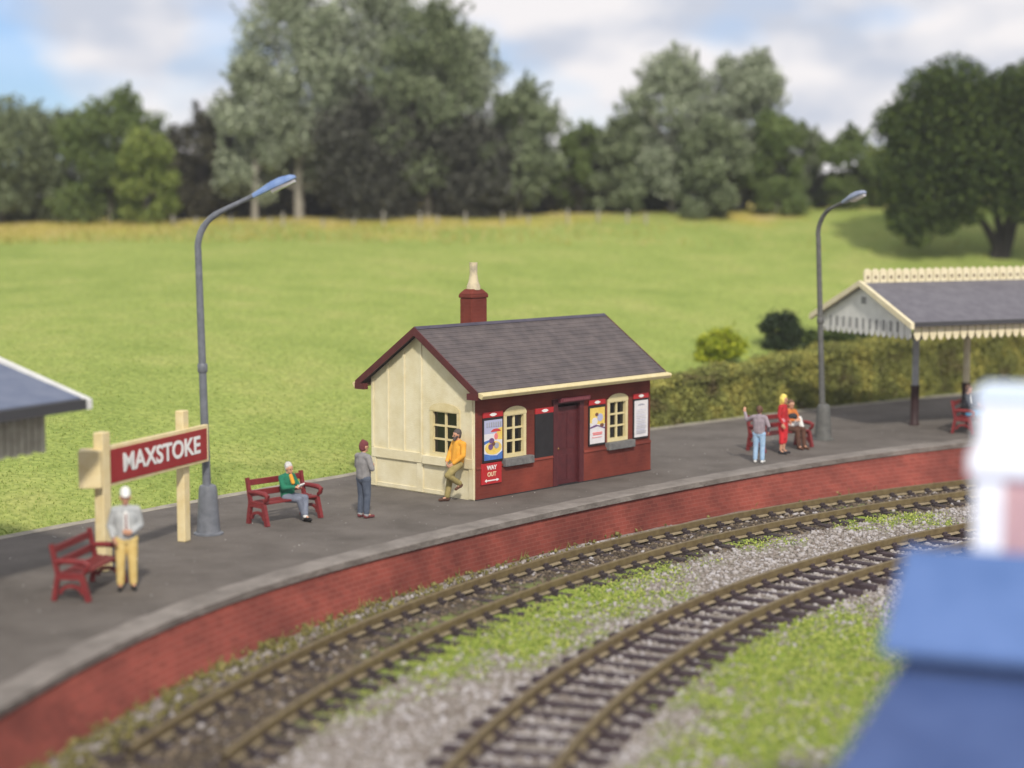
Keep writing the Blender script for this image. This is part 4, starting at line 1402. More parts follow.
C_red = mat('cloth_red', (0.55, 0.02, 0.03), (0.66, 0.03, 0.04), 7, 0.85)
C_org2 = mat('cloth_rust', (0.50, 0.14, 0.03), (0.60, 0.2, 0.05), 7, 0.9)
C_lil = mat('cloth_mauve_grey', (0.24, 0.20, 0.23), (0.32, 0.27, 0.30), 7, 0.9)
C_drk = mat('cloth_dark', (0.02, 0.02, 0.025), (0.04, 0.04, 0.045), 7, 0.9)
C_blue = mat('cloth_blue', (0.05, 0.22, 0.42), (0.08, 0.32, 0.52), 7, 0.9)
H_grey = mat('hair_grey', (0.42, 0.41, 0.40), (0.60, 0.60, 0.58), 20, 0.7)
H_dark = mat('hair_dark', (0.06, 0.05, 0.05), (0.11, 0.09, 0.085), 20, 0.7)
H_blond = mat('hair_blond', (0.72, 0.56, 0.10), (0.82, 0.68, 0.18), 20, 0.6)
H_brown = mat('hair_brown', (0.10, 0.05, 0.03), (0.15, 0.08, 0.05), 20, 0.7)

# man with the white cap by the name sign
person('man in white cap, pale grey jacket and mustard trousers standing under the station name sign', (-6.60, 30.50, 0), R(14), 1.72, C_jk_pale, C_yel, C_blk, cap=('peak', C_white),
       pose=dict(elL=(.25, .02, 1.13), wrL=(.10, -.20, 1.05), hdL=(-1, -.35, .1), pnL=(0, 1, 0), elR=(-.27, .05, 1.13), wrR=(-.22, -.12, .95)),
       extra=[('shirt_front', [((0, -.108, 1.36), (0, -.125, 1.08), .045, .06)], C_white), ('tie', [((0.0, -.150, 1.36), (0.0, -.178, 1.10), .014, .02)], C_burg)])
# man standing with folded arms
person('man in grey jacket, burgundy hat and dark jeans, seen from behind with folded arms', (-3.12, 37.62, 0), face(.72, .68), 1.62, C_jk_grey, C_jean, C_burg, cap=('knit', C_burg), cuffs=C_jk_pale,
       pose=dict(look=(-.2, -1, 0), elL=(.27, -.03, 1.16), wrL=(.0, -.22, 1.20), hdL=(-1, .05, .1), pnL=(0, 1, 0), elR=(-.27, -.03, 1.15), wrR=(.0, -.20, 1.14), hdR=(1, .05, .15), pnR=(0, 1, 0)))
# old man on the bench: bench frame local +y is its back
SIT = dict(pel=(0, .10, .56), che=(0, .12, .92), nec=(0, .10, 1.08), hed=(0, .05, 1.24), look=(0.1, -1, -.45),
           shL=(.185, .12, 1.02), elL=(.24, .0, .80), wrL=(.08, -.20, .84), hdL=(-.7, -.6, .1), pnL=(0, .2, -1),
           shR=(-.185, .12, 1.02), elR=(-.24, .0, .80), wrR=(-.08, -.22, .82), hdR=(.7, -.6, .1), pnR=(0, .2, -1),
           hiL=(.09, .05, .54), knL=(.10, -.38, .56), anL=(.0, -.48, .14), toL=(.0, -.66, .08),
           hiR=(-.09, .05, .54), knR=(-.10, -.38, .54), anR=(.04, -.42, .09), toR=(.03, -.60, .04))
bx = Vector((math.cos(R(47)), math.sin(R(47)), 0))
bpos = Vector((-4.72, 37.26, 0)) + bx * 0.14
person('white-haired old man in green jacket sitting on the bench with legs crossed', (bpos.x, bpos.y, 0), R(52), 1.54, C_green, mat('cloth_grey_blue', (0.13, 0.15, 0.20), (0.2, 0.22, 0.28), 7, 0.9), C_blk, hair=H_grey, cuffs=C_white, pose=SIT,
       extra=[('scarf', [((0, -.01, 1.06), (.02, -.06, .90), .05, .05)], C_oran), ('book', [((-.06, -.33, .84), (.08, -.33, .86), .02, .02), ((-.06, -.37, .88), (.08, -.37, .90), .02, .02)], C_white)])
# bearded man leaning on the gable
gp = Vector((BC[0], BC[1], 0)) + EYv * 0.30 - EX * 0.30
person('bearded man in orange jumper leaning back against the cream gable with one foot up', (gp.x, gp.y, 0), face(-.80, -.60), 1.62, C_oran, C_khaki, C_brn, hair=H_dark, beard=H_dark,
       pose=dict(pel=(0, .02, .93), che=(0, .08, 1.26), nec=(0, .07, 1.44), hed=(0, .03, 1.60), look=(-.15, -1, -.15),
                 shL=(.185, .08, 1.38), elL=(.27, .02, 1.12), wrL=(.12, -.17, .93), hdL=(-.6, -.5, -.5), pnL=(-.5, .8, 0), shR=(-.185, .08, 1.38), elR=(-.26, .0, 1.13), wrR=(-.10, -.20, .96), hdR=(.5, -.4, -.8), pnR=(.5, .8, 0),
                 hiR=(-.09, .0, .90), knR=(-.10, -.12, .50), anR=(-.10, -.20, .09), toR=(-.15, -.38, .04),
                 hiL=(.09, .0, .90), knL=(.13, -.34, .66), anL=(.12, .04, .42), toL=(.13, -.10, .31)))
# distant group
person('man in mauve grey shirt and light blue jeans, back turned and one arm raised', (6.30, 45.72, 0), face(.35, .9), 1.46, C_lil, C_ljean, C_white, hair=H_brown,
       pose=dict(shR=(-.185, .01, 1.40), elR=(-.30, .03, 1.15), wrR=(-.26, -.12, .98), shL=(.185, .01, 1.40), elR_=None, elL=(.40, -.06, 1.30), wrL=(.50, -.20, 1.52), hdL=(.1, -.1, 1), pnL=(0, -1, 0)) | {})
person('woman with bright blonde hair in a red top and red skirt standing before the bench', (7.16, 47.42, 0), face(.75, -.45), 1.56, mat('cloth_deep_red', (0.40, 0.02, 0.025), None, rough=0.9), C_red, C_drk, hair=H_blond, hair_long=0.06, legtype='skirt', female=True,
       pose=dict(elL=(.24, .03, 1.14), wrL=(.18, -.12, .98), elR=(-.26, .02, 1.14), wrR=(-.28, -.10, .93)),
       extra=[('belt', [((-.10, 0, 1.0), (.10, 0, 1.0), .115, .115)], mat('cloth_pink', (0.6, 0.25, 0.28), None))])
B2 = Vector((7.25, 48.35, 0)) + Vector((math.cos(R(38)), math.sin(R(38)), 0)) * 0.42
person('woman in rust orange top sitting on the far bench with a white cloth', (B2.x, B2.y, 0), R(30), 1.66, C_org2, C_brn, C_brn, hair=H_brown, pose=dict(SIT, look=(0, -1, 0), anL=(.10, -.44, .10), toL=(.11, -.62, .04), anR=(-.09, -.44, .10), toR=(-.1, -.62, .04)), female=True,
       extra=[('waistcoat', [((-.05, -.03, .90), (.05, -.03, .90), .10, .10)], C_drk), ('apron', [((-.07, -.05, .70), (.07, -.05, .70), .10, .10)], C_white), ('white_cloth', [((.24, -.05, .84), (.28, -.12, .50), .06, .085)], C_white)])
B3 = Vector((13.35, 52.25, 0)) - Vector((math.cos(R(62)), math.sin(R(62)), 0)) * 0.1
person('person in dark jacket, white shirt and blue trousers sitting under the canopy', (B3.x, B3.y, 0), R(75), 1.72, C_drk, C_blue, C_drk, hair=H_brown, pose=dict(SIT, look=(0, -1, -.1)),
       extra=[('shirt_front', [((0, 0.01, 1.02), (0, -.02, .80), .05, .06)], C_white)])
# ------------------------------------------------------------------ vegetation
def leaf_quads(P, size, rg, up=0.35):
    """one small pointed leaf card of random tilt at each point"""
    n = len(P)
    nrm = rg.normal(size=(n, 3)); nrm[:, 2] = np.abs(nrm[:, 2]) * (1 + up)
    nrm /= np.linalg.norm(nrm, axis=1)[:, None]
    a = rg.normal(size=(n, 3))
    x = np.cross(nrm, a); x /= np.linalg.norm(x, axis=1)[:, None]
    y = np.cross(nrm, x)
    s = size[:, None]
    V = np.stack([P - x * s * .55, P - y * s * .36 + nrm * s * .08, P + x * s * .6, P + y * s * .36 + nrm * s * .08], 1).reshape(-1, 3)
    F = np.arange(4 * n).reshape(n, 4)
    return V, F
def leafmat(name, a, b_, c=None):
    m = mat(name, a, b_, island=True, rough=0.65, lo=0.0, hi=1.0, spec=0.2, c3=c)
    return m
LM = dict(
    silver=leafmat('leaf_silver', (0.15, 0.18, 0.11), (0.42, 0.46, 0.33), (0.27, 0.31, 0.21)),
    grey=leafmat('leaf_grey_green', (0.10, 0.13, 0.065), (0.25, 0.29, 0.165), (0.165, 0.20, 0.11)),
    green=leafmat('leaf_green', (0.065, 0.105, 0.030), (0.18, 0.23, 0.075), (0.12, 0.165, 0.05)),
    lime=leafmat('leaf_lime', (0.10, 0.15, 0.03), (0.25, 0.29, 0.075), (0.17, 0.215, 0.05)),
    dark=leafmat('leaf_shade_dark', (0.034, 0.036, 0.028), (0.105, 0.107, 0.085), (0.062, 0.063, 0.050)),  # undergrowth leaves: shade below the crowns is put into the colour
    brown=leafmat('leaf_bronze', (0.035, 0.032, 0.022), (0.11, 0.105, 0.065), (0.07, 0.067, 0.043)),
    oak=leafmat('leaf_oak', (0.018, 0.036, 0.008), (0.095, 0.13, 0.024), (0.042, 0.068, 0.014)),
    hedge=leafmat('leaf_hedge', (0.085, 0.105, 0.022), (0.30, 0.29, 0.06), (0.18, 0.19, 0.04)),
    yellow=leafmat('leaf_yellow', (0.20, 0.26, 0.015), (0.45, 0.46, 0.03), (0.30, 0.36, 0.02)),
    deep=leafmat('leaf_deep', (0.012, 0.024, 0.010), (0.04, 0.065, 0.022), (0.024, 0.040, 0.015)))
M_bark = mat('bark', (0.07, 0.06, 0.05), (0.14, 0.125, 0.11), 4, 0.9, 0.4, 12)
M_barkp = mat('bark_pale', (0.24, 0.22, 0.19), (0.36, 0.34, 0.30), 4, 0.9, 0.3, 12)
M_barkd = mat('bark_dark', (0.022, 0.019, 0.016), (0.045, 0.04, 0.034), 4, 0.9, 0.4, 12)

def tree(name, label, u, vtop, wpx, y, lm, seed, shape='round', bark=None, cat='tree', group=None, base=0.12, dens=1.0, leaf=0.26, vbase=None):
    rg = np.random.default_rng(seed)
    p = at_y(u, 300, y)
    gx = p[0]; gz = float(field_z(gx, y))
    H = at_y(u, vtop, y)[2] - gz
    W = wpx / FPX * y * 1.05
    t = thing(name, label, cat, (gx, y, gz), 0, group)
    # blobs of foliage through the crown's volume
    nb = int(np.clip(W * H * 1.5, 26, 90))
    C, Rr = [], []
    for k in range(nb):
        f = base + (1 - base) * ((k + rg.random()) / nb)
        if shape == 'round': e = math.sqrt(max(0.03, 1 - ((f - .50) / .52) ** 2))
        elif shape == 'tall': e = 0.80 + 0.24 * math.sin(min(1, f * 1.6) * math.pi / 2) - 0.66 * max(0, f - .60) / .40
        elif shape == 'cone': e = 1.0 - 0.72 * f
        else: e = 1.0 - 0.5 * f
        rr = 0.5 * W * e
        a = rg.random() * 2 * math.pi
        q = math.sqrt(rg.random()) * rr * 0.92
        br_ = (0.09 + 0.13 * rg.random() ** 1.5) * min(W, H * 0.8) * (1.5 if cat == 'bush' else 1)
        C.append((math.cos(a) * q, math.sin(a) * q * 0.75, f * H - br_ * 0.55 * (f > .8)))
        Rr.append(br_)
    C = np.array(C); Rr = np.array(Rr)
    n = int(np.clip(W * H * 165 * dens * (0.27 / leaf) ** 1.7, 900, 26000))
    w_ = Rr ** 2 / (Rr ** 2).sum()
    idx = rg.choice(nb, n, p=w_)
    d = rg.normal(size=(n, 3)); d /= np.linalg.norm(d, axis=1)[:, None]
    rad = Rr[idx] * (0.3 + 0.95 * rg.random(n) ** 0.7) * (1 + 0.15 * np.sin(d[:, 0] * 9 + idx) * np.sin(d[:, 2] * 8))
    P = C[idx] + d * rad[:, None] * np.array([1, 1, 0.85])
    # loose sprigs standing out of the crown
    sp = []
    for k in range(int(10 + W * 3)):
        c = C[rg.integers(nb)]; o_ = np.array([c[0], c[1], 0]) / (np.hypot(c[0], c[1]) + .2)
        d_ = o_ * .7 + np.array([0, 0, .5 + .7 * rg.random()]) + rg.normal(0, .25, 3)
        d_ /= np.linalg.norm(d_)
        ln = (.10 + .13 * rg.random()) * min(H, 2.2 * W)
        m_ = int(70 * dens)
        tt = rg.random(m_)
        sp.append(c + d_ * (ln * tt)[:, None] + rg.normal(0, 1, (m_, 3)) * (.22 * (1.15 - tt))[:, None] * .8)
    if leaf < .3:
        P = np.concatenate([P] + sp)
    P = P[P[:, 2] > 0.05]
    sz = leaf * (0.6 + 0.9 * rg.random(len(P)))
    V, F = leaf_quads(P, sz, rg)
    o = link_mesh('crown', arrays_mesh('crown', V, F, [lm]), t)
    mb = MB()
    bend = rg.normal(0, .12, 2)
    tr = max(0.07, 0.02 * H)
    tp = [(bend[0] * f * W * .3, bend[1] * f * W * .3, f * H * 0.85 - 0.1) for f in np.linspace(0, 1, 7)]
    mb.tube(tp, [tr * (1 - .13 * i) for i in range(7)], 8)
    for k in range(min(nb, 12)):
        c = C[rg.integers(nb)]
        f = np.clip(c[2] / H * 0.7, .12, .7)
        s0 = (bend[0] * f * W * .3, bend[1] * f * W * .3, f * H * .85)
        mid = ((s0[0] + c[0]) / 2, (s0[1] + c[1]) / 2, (s0[2] + c[2]) / 2 - .05 * H * .3)
        mb.tube([s0, mid, tuple(c)], [tr * .42, tr * .3, tr * .12], 6)
    mb.build('trunk', bark or M_bark, t, smooth=True)
    return t

TREES = [
 ('round_tree', 'grey green bushy tree cut off by the left edge of the picture', 4, 96, 96, 95, 'grey', 'round'),
 ('round_tree', 'dull green tree second from the left edge, with a low flat top', 58, 112, 84, 96, 'grey', 'round'),
 ('round_tree', 'tallest green tree of the left clump, with a domed top', 112, 94, 108, 94, 'green', 'round'),
 ('round_tree', 'bright lime green small tree on the right flank of the left clump', 148, 128, 62, 92, 'lime', 'round'),
 ('dark_tree', 'dark bronze leaved tree filling the dip between left clump and tall poplars', 203, 112, 88, 97, 'brown', 'round'),
 ('poplar_tree', 'silvery poplar leaning out at the left of the tall group, above the blue lantern', 256, 58, 74, 95, 'silver', 'tall'),
 ('poplar_tree', 'silvery poplar, first to run out of the top of the picture, left of centre', 300, -38, 112, 96, 'silver', 'tall'),
 ('poplar_tree', 'silvery poplar reaching the top edge in the middle of the tall group', 376, -30, 110, 98, 'silver', 'tall'),
 ('poplar_tree', 'grey green poplar with sparse top, right of the middle of the tall group', 428, 2, 92, 95, 'grey', 'tall'),
 ('poplar_tree', 'grey green poplar stepping down at the right shoulder of the tall group', 474, 28, 88, 97, 'silver', 'tall'),
 ('poplar_tree', 'lower leafy poplar closing the right end of the tall group', 520, 84, 76, 94, 'grey', 'tall'),
 ('hedgerow_tree', 'narrow dark green tree just right of the tall poplars', 578, 124, 56, 97, 'green', 'tall'),
 ('hedgerow_tree', 'dull green pointed tree between the two poplar groups', 622, 114, 60, 95, 'grey', 'tall'),
 ('poplar_tree', 'silvery twin-topped poplar, left one of the right hand pair', 672, 50, 88, 95, 'silver', 'tall'),
 ('poplar_tree', 'silvery broad poplar, right one of the right hand pair', 738, 52, 98, 96, 'silver', 'tall'),
 ('hedgerow_tree', 'green bushy tree tucked in front of the right hand poplar pair', 706, 118, 72, 93, 'grey', 'round'),
 ('hedgerow_tree', 'green tree leaning on the right side of the right hand poplars', 774, 116, 62, 94, 'green', 'tall'),
 ('hedgerow_tree', 'ragged grey green tree low between the tall poplars and the pointed tree', 598, 130, 66, 99, 'grey', 'round'),
 ('hedgerow_tree', 'leafy green tree overlapping the left foot of the right hand poplar pair', 646, 120, 70, 98, 'green', 'round'),
 ('hedgerow_tree', 'slim grey green tree right of the poplars, left of the domed one', 804, 128, 44, 97, 'grey', 'tall'),
 ('hedgerow_tree', 'small domed green tree above the distant lamp lantern', 846, 128, 62, 95, 'green', 'round'),
 ('hedgerow_tree', 'small lime green tree beside the great spreading tree', 874, 146, 46, 96, 'lime', 'round'),
]
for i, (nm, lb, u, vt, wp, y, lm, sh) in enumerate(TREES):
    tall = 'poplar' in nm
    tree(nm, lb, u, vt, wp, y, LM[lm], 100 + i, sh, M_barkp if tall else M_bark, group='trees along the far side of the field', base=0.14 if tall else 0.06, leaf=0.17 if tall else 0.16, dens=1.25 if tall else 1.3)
# undergrowth between the trunks, leaves coloured dark to paint in the trees' shade
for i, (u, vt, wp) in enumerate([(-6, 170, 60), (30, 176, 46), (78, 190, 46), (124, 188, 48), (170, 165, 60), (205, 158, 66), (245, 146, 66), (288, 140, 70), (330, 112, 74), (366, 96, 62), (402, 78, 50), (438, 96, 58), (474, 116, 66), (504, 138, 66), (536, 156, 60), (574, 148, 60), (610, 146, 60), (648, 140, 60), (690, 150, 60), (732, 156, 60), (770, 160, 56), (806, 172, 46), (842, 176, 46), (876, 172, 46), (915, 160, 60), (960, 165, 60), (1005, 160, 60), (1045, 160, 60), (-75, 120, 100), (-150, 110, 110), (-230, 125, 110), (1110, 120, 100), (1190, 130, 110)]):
    tree('undergrowth_bush', 'undergrowth bush, leaves coloured dark for shade, at the foot of the far tree line', u, vt, wp * 1.35, (94.0 if 350 < u < 480 else 98.0) + (i % 3) * 0.9, LM['dark'], 300 + i, 'round', M_barkd, cat='bush', group='dark bushes under the far trees', base=0.0, leaf=0.20, dens=1.2)

# the great spreading tree on the right
def great_tree():
    rg = np.random.default_rng(77)
    b0 = at_field(1000, 258)
    y = b0[1]
    px = y / FPX
    t = thing('spreading_tree', 'great dark green spreading tree with several stems at the right edge', 'tree', tuple(b0), 0)
    blobs = []
    def P3(u, v, dy=0.0):
        q = at_y(u, v, y + dy)
        return np.array([q[0] - b0[0], dy, q[2] - b0[2]])
    for (u, v, r) in [(930, 105, 36), (960, 95, 34), (905, 130, 26), (985, 110, 34), (915, 165, 30), (945, 150, 40), (980, 150, 38), (912, 195, 22), (940, 190, 26), (965, 185, 24), (1012, 98, 28), (1042, 98, 40), (1010, 140, 36), (1045, 130, 44), (1078, 118, 40), (1080, 160, 40), (1030, 175, 26), (925, 212, 14), (1060, 190, 30), (950, 125, 40), (1100, 140, 40), (900, 150, 18), (898, 190, 16), (902, 218, 16), (915, 232, 12), (945, 222, 16), (968, 212, 14), (895, 120, 14), (1000, 185, 22), (1020, 205, 18), (1050, 205, 20)]:
        for dy in (-1.5, 0.6):
            blobs.append((P3(u + rg.normal(0, 4), v + rg.normal(0, 4), dy * (1 + .4 * rg.random())), r * px * (0.95 + .2 * rg.random())))
    C = np.array([b[0] for b in blobs]); Rr = np.array([b[1] for b in blobs])
    n = 90000
    idx = rg.choice(len(C), n, p=Rr ** 2 / (Rr ** 2).sum())
    d = rg.normal(size=(n, 3)); d /= np.linalg.norm(d, axis=1)[:, None]
    rad = Rr[idx] * (0.45 + 0.6 * rg.random(n) ** .6)
    P = C[idx] + d * rad[:, None]
    V, F = leaf_quads(P, 0.17 * (.6 + .8 * rg.random(n)), rg)
    link_mesh('crown', arrays_mesh('crown', V, F, [LM['oak']]), t)
    stems = [[(995, 262, 0, .34), (997, 245, 0, .27), (985, 225, 0, .17), (968, 205, -.3, .11), (950, 170, -.4, .06)],
             [(999, 258, .1, .28), (1000, 232, .1, .2), (994, 200, .2, .14), (985, 160, .2, .08)],
             [(1002, 258, -.1, .28), (1006, 230, 0, .19), (1014, 195, -.1, .13), (1020, 150, 0, .07)],
             [(1004, 260, 0, .26), (1014, 225, .1, .17), (1030, 195, .2, .12), (1055, 150, .1, .06)]]
    mb = MB()
    for s in stems:
        mb.tube([tuple(P3(u, v, dy)) for u, v, dy, r in s], [r for *_, r in s], 10)
    mb.build('trunk', M_barkd, t, smooth=True)
great_tree()

# bushes just beyond the platform hedge
def bush(label, u, vtop, wpx, vb, lm, seed, leaf=0.085, dens=3.0):
    p = at_field(u, vb)
    tree('bush', label, u, vtop, wpx, float(p[1]), LM[lm], seed, 'round', M_barkd, cat='bush', base=0.05, leaf=leaf, dens=dens)
bush('bright yellow green bush on the field edge behind the station roof end', 718, 332, 62, 362, 'yellow', 401)
bush('dark green bush with a tall knob, behind the hedge left of the far lamp', 781, 314, 40, 351, 'deep', 402)
for i, (u, vt, wp, lb) in enumerate([(822, 332, 90, 'low dark bush directly behind the far lamp post'), (872, 334, 90, 'low dark bush seen under the white canopy gable'), (928, 336, 90, 'low dark bush behind the first canopy post'), (990, 336, 80, 'low dark bush behind the canopy at the right edge')]):
    bush(lb, u, vt, wp, 352, 'deep' if i % 2 else 'oak', 410 + i)

# overgrown hedge bank along the rear of the platform
def hedge():
    rg = np.random.default_rng(5)
    n = 110000
    a = 98 + (129.5 - 98) * rg.random(n)
    h = rg.random(n)
    top = np.interp(a, [98, 112, 119, 124, 127, 129.5], [2.15, 1.95, 1.5, 1.25, 1.15, .8])
    top = top * (0.95 + .05 * np.sin(a * 2.1) + .03 * np.sin(a * 5.7 + 1) + .08 * rg.random(n))
    rb = np.array([back_r(q) for q in a])
    depth = rg.random(n) ** 1.5
    rr = rb + 0.10 + 0.75 * h ** 1.4 + 0.45 * depth + 0.10 * np.sin(a * 3.3 + h * 7) * np.sin(h * 9 + a)
    z = np.where(rg.random(n) < .25, top * (0.9 + .15 * rg.random(n)), h * top)
    rr = np.where(z > .88 * top, rr + rg.random(n) * 1.0, rr)
    P = np.stack([CC[0] + rr * np.cos(np.radians(a)), CC[1] + rr * np.sin(np.radians(a)), z], -1)
    t = thing('hedge', 'long overgrown yellow green hedge bank behind the right half of the platform', 'hedge', (0, 0, 0))
    V, F = leaf_quads(P, 0.072 * (.6 + .9 * rg.random(n)), rg, 0.1)
    m = bpy.data.materials.new('hedge_leaves'); m.use_nodes = True
    tt = m.node_tree; b = tt.nodes['Principled BSDF']; b.inputs['Roughness'].default_value = .8; b.inputs['Specular IOR Level'].default_value = .15
    g = tt.nodes.new('ShaderNodeNewGeometry')
    def rmp(src, cols):
        q = tt.nodes.new('ShaderNodeValToRGB'); e = q.color_ramp.elements
        e[0].position, e[0].color = cols[0][0], (*cols[0][1], 1); e[1].position, e[1].color = cols[-1][0], (*cols[-1][1], 1)
        for pp, cc in cols[1:-1]:
            k = e.new(pp); k.color = (*cc, 1)
        tt.links.new(src, q.inputs['Fac']); return q
    ns = tt.nodes.new('ShaderNodeTexNoise'); ns.inputs['Scale'].default_value = .9; ns.inputs['Detail'].default_value = 4
    tt.links.new(g.outputs['Position'], ns.inputs['Vector'])
    c1 = rmp(ns.outputs['Fac'], [(.33, (.14, .11, .05)), (.43, (.17, .18, .055)), (.53, (.24, .25, .07)), (.63, (.36, .33, .085)), (.72, (.22, .24, .07))])
    c2 = rmp(g.outputs['Random Per Island'], [(0, (.75, .75, .75)), (1, (1.18, 1.18, 1.12))])
    mu = tt.nodes.new('ShaderNodeMixRGB'); mu.blend_type = 'MULTIPLY'; mu.inputs['Fac'].default_value = 1
    tt.links.new(c1.outputs['Color'], mu.inputs['Color1']); tt.links.new(c2.outputs['Color'], mu.inputs['Color2'])
    tt.links.new(mu.outputs['Color'], b.inputs['Base Color'])
    link_mesh('foliage', arrays_mesh('foliage', V, F, [m]), t)
    # earthy core so that no light shines through
    V, F = [], []
    aa = np.arange(97, 130.1, .5)
    for q in aa:
        tp = float(np.interp(q, [98, 112, 119, 124, 127, 130], [2.15, 1.95, 1.5, 1.25, 1.15, .5])) * .82
        rb_ = back_r(q)
        for r_, z_ in ((rb_ + .35, -.3), (rb_ + .65, tp * .5), (rb_ + 1.05, tp), (rb_ + 1.8, tp), (rb_ + 2.6, -.1)):
            V.append(polar(r_, q, z_))
    for i in range(len(aa) - 1):
        for j in range(4):
            F.append((i * 5 + j, i * 5 + 5 + j, i * 5 + 6 + j, i * 5 + 1 + j))
    link_mesh('earth_bank', arrays_mesh('earth_bank', V, F, [mat('earth', (.07, .07, .02), (.14, .13, .035), 3, .95)]), t)
hedge()

# post and wire fence at the foot of the tree line
ft = thing('field_fence', 'row of short pale posts along the far edge of the field', 'fence', (0, 0, 0))
pm = MB(); pm.box(-.05, .05, -.05, .05, -.2, .62)
pv = None; tops = []
for k in range(17):
    x = -17 + k * 1.5 + rnd.uniform(-.5, .5)
    yy = 91.2 + .3 * math.sin(k)
    if pv is None: o = pv = pm.build('post', M_barkp, ft)
    else:
        o = pv.copy(); COL.objects.link(o); o.parent = ft
    o.location = (x, yy, float(field_z(x, yy))); o.scale = (1, 1, rnd.uniform(.6, 1.15))
    tops.append((x, yy + .055, float(field_z(x, yy)) + .33))
mb = MB(); mb.tube(tops, .012, 5)
mb.build('wire', M_steel, ft)

# ------------------------------------------------------------------ loose ballast, flock and weeds
OCT_V = np.array([(1, 0, 0), (-1, 0, 0), (0, 1, 0), (0, -1, 0), (0, 0, 1), (0, 0, -1)], float)
OCT_F = np.array([(0, 2, 4), (2, 1, 4), (1, 3, 4), (3, 0, 4), (2, 0, 5), (1, 2, 5), (3, 1, 5), (0, 3, 5)])
tphi = (1 + 5 ** .5) / 2
ICO_V = np.array([(-1, tphi, 0), (1, tphi, 0), (-1, -tphi, 0), (1, -tphi, 0), (0, -1, tphi), (0, 1, tphi), (0, -1, -tphi), (0, 1, -tphi), (tphi, 0, -1), (tphi, 0, 1), (-tphi, 0, -1), (-tphi, 0, 1)]) / 1.9
ICO_F = np.array([(0, 11, 5), (0, 5, 1), (0, 1, 7), (0, 7, 10), (0, 10, 11), (1, 5, 9), (5, 11, 4), (11, 10, 2), (10, 7, 6), (7, 1, 8), (3, 9, 4), (3, 4, 2), (3, 2, 6), (3, 6, 8), (3, 8, 9), (4, 9, 5), (2, 4, 11), (6, 2, 10), (8, 6, 7), (9, 8, 1)])
def scatter(name, P, size, VT, FT, m, rg, squash=.75, jitter=.22):
    n = len(P)
    q = rg.normal(size=(n, 4)); q /= np.linalg.norm(q, axis=1)[:, None]
    w0, x0, y0, z0 = q.T
    Rm = np.stack([1 - 2 * (y0 ** 2 + z0 ** 2), 2 * (x0 * y0 - z0 * w0), 2 * (x0 * z0 + y0 * w0), 2 * (x0 * y0 + z0 * w0), 1 - 2 * (x0 ** 2 + z0 ** 2), 2 * (y0 * z0 - x0 * w0), 2 * (x0 * z0 - y0 * w0), 2 * (y0 * z0 + x0 * w0), 1 - 2 * (x0 ** 2 + y0 ** 2)], -1).reshape(n, 3, 3)
    base = VT[None] * (1 + jitter * rg.normal(size=(n, len(VT), 1))) * (0.75 + .5 * rg.random((n, 1, 3)))
    V = np.einsum('nij,nkj->nki', Rm, base)
    V[:, :, 2] *= squash
    V = V * size[:, None, None] + P[:, None, :]
    F = (FT[None] + (np.arange(n) * len(VT))[:, None, None]).reshape(-1, FT.shape[1])
    return link_mesh(name, arrays_mesh(name, V.reshape(-1, 3), F, [m]))
rg = np.random.default_rng(11)
def in_view(n, v0=470, v1=790):
    """random spots on the ballast, evenly over the ground the camera could see from here or a step aside"""
    r = np.sqrt(rg.random(n) * (38.1 ** 2 - 20.0 ** 2) + 20.0 ** 2)
    a = np.radians(104 + (176 - 104) * rg.random(n))
    x = CC[0] + r * np.cos(a); y = CC[1] + r * np.sin(a)
    k = (y > 17.5) & (np.abs(x) < y * .36 + 1.5) & (y < 58)
    return x[k], y[k], r[k]
def greenness(x, y):
    g = np.zeros_like(x)
    for (u, v, su, sv, w_) in GP:
        c = at_z(u, v, -.86)
        e = at_z(u + su, v, -.86); f = at_z(u, v - sv, -.86)
        sx_, sy_ = abs(e[0] - c[0]), abs(f[1] - c[1])
        # patches are stretched along the line of the track
        an = math.atan2(c[1] - CC[1], c[0] - CC[0]) + math.pi / 2
        dx, dy = x - c[0], y - c[1]
        l = dx * math.cos(an) + dy * math.sin(an); q = -dx * math.sin(an) + dy * math.cos(an)
        g = np.maximum(g, w_ * np.exp(-((l / (sy_ * 1.2 + .01)) ** 2 + (q / (sx_ * .9)) ** 2)))
    nz = .5 + .5 * np.sin(x * 3.1 + 2 * np.sin(y * 2.3)) * np.sin(y * 2.9 + 1.7 * np.sin(x * 2.1))
    n2_ = .5 + .5 * np.sin(x * 9.3 + y * 4.1) * np.sin(y * 8.1 - x * 5.2)
    n3_ = .5 + .5 * np.sin(x * 1.3 + 1.9 * np.sin(y * .9 + 1)) * np.sin(y * 1.7 + 1.2 * np.sin(x * 1.5))
    return g * (.12 + .62 * nz + .40 * n2_ + .42 * n3_)
GP = [(830, 690, 120, 70, 1.45), (600, 600, 110, 22, 1.0), (500, 640, 110, 34, 1.15), (430, 670, 80, 34, .8), (350, 715, 80, 30, .55), (800, 660, 110, 50, 1.3), (560, 610, 60, 26, 1.0), (640, 580, 60, 18, .7), (470, 650, 50, 26, .85), (380, 690, 60, 30, .55), (300, 745, 60, 30, .35), (760, 545, 70, 12, .6), (880, 520, 80, 12, .95), (700, 562, 50, 10, .5), (830, 690, 60, 40, 1.15), (760, 740, 60, 36, .95), (870, 640, 40, 26, 1.1), (700, 770, 50, 26, .6), (900, 720, 60, 50, 1.1), (930, 650, 50, 40, 1.0)]
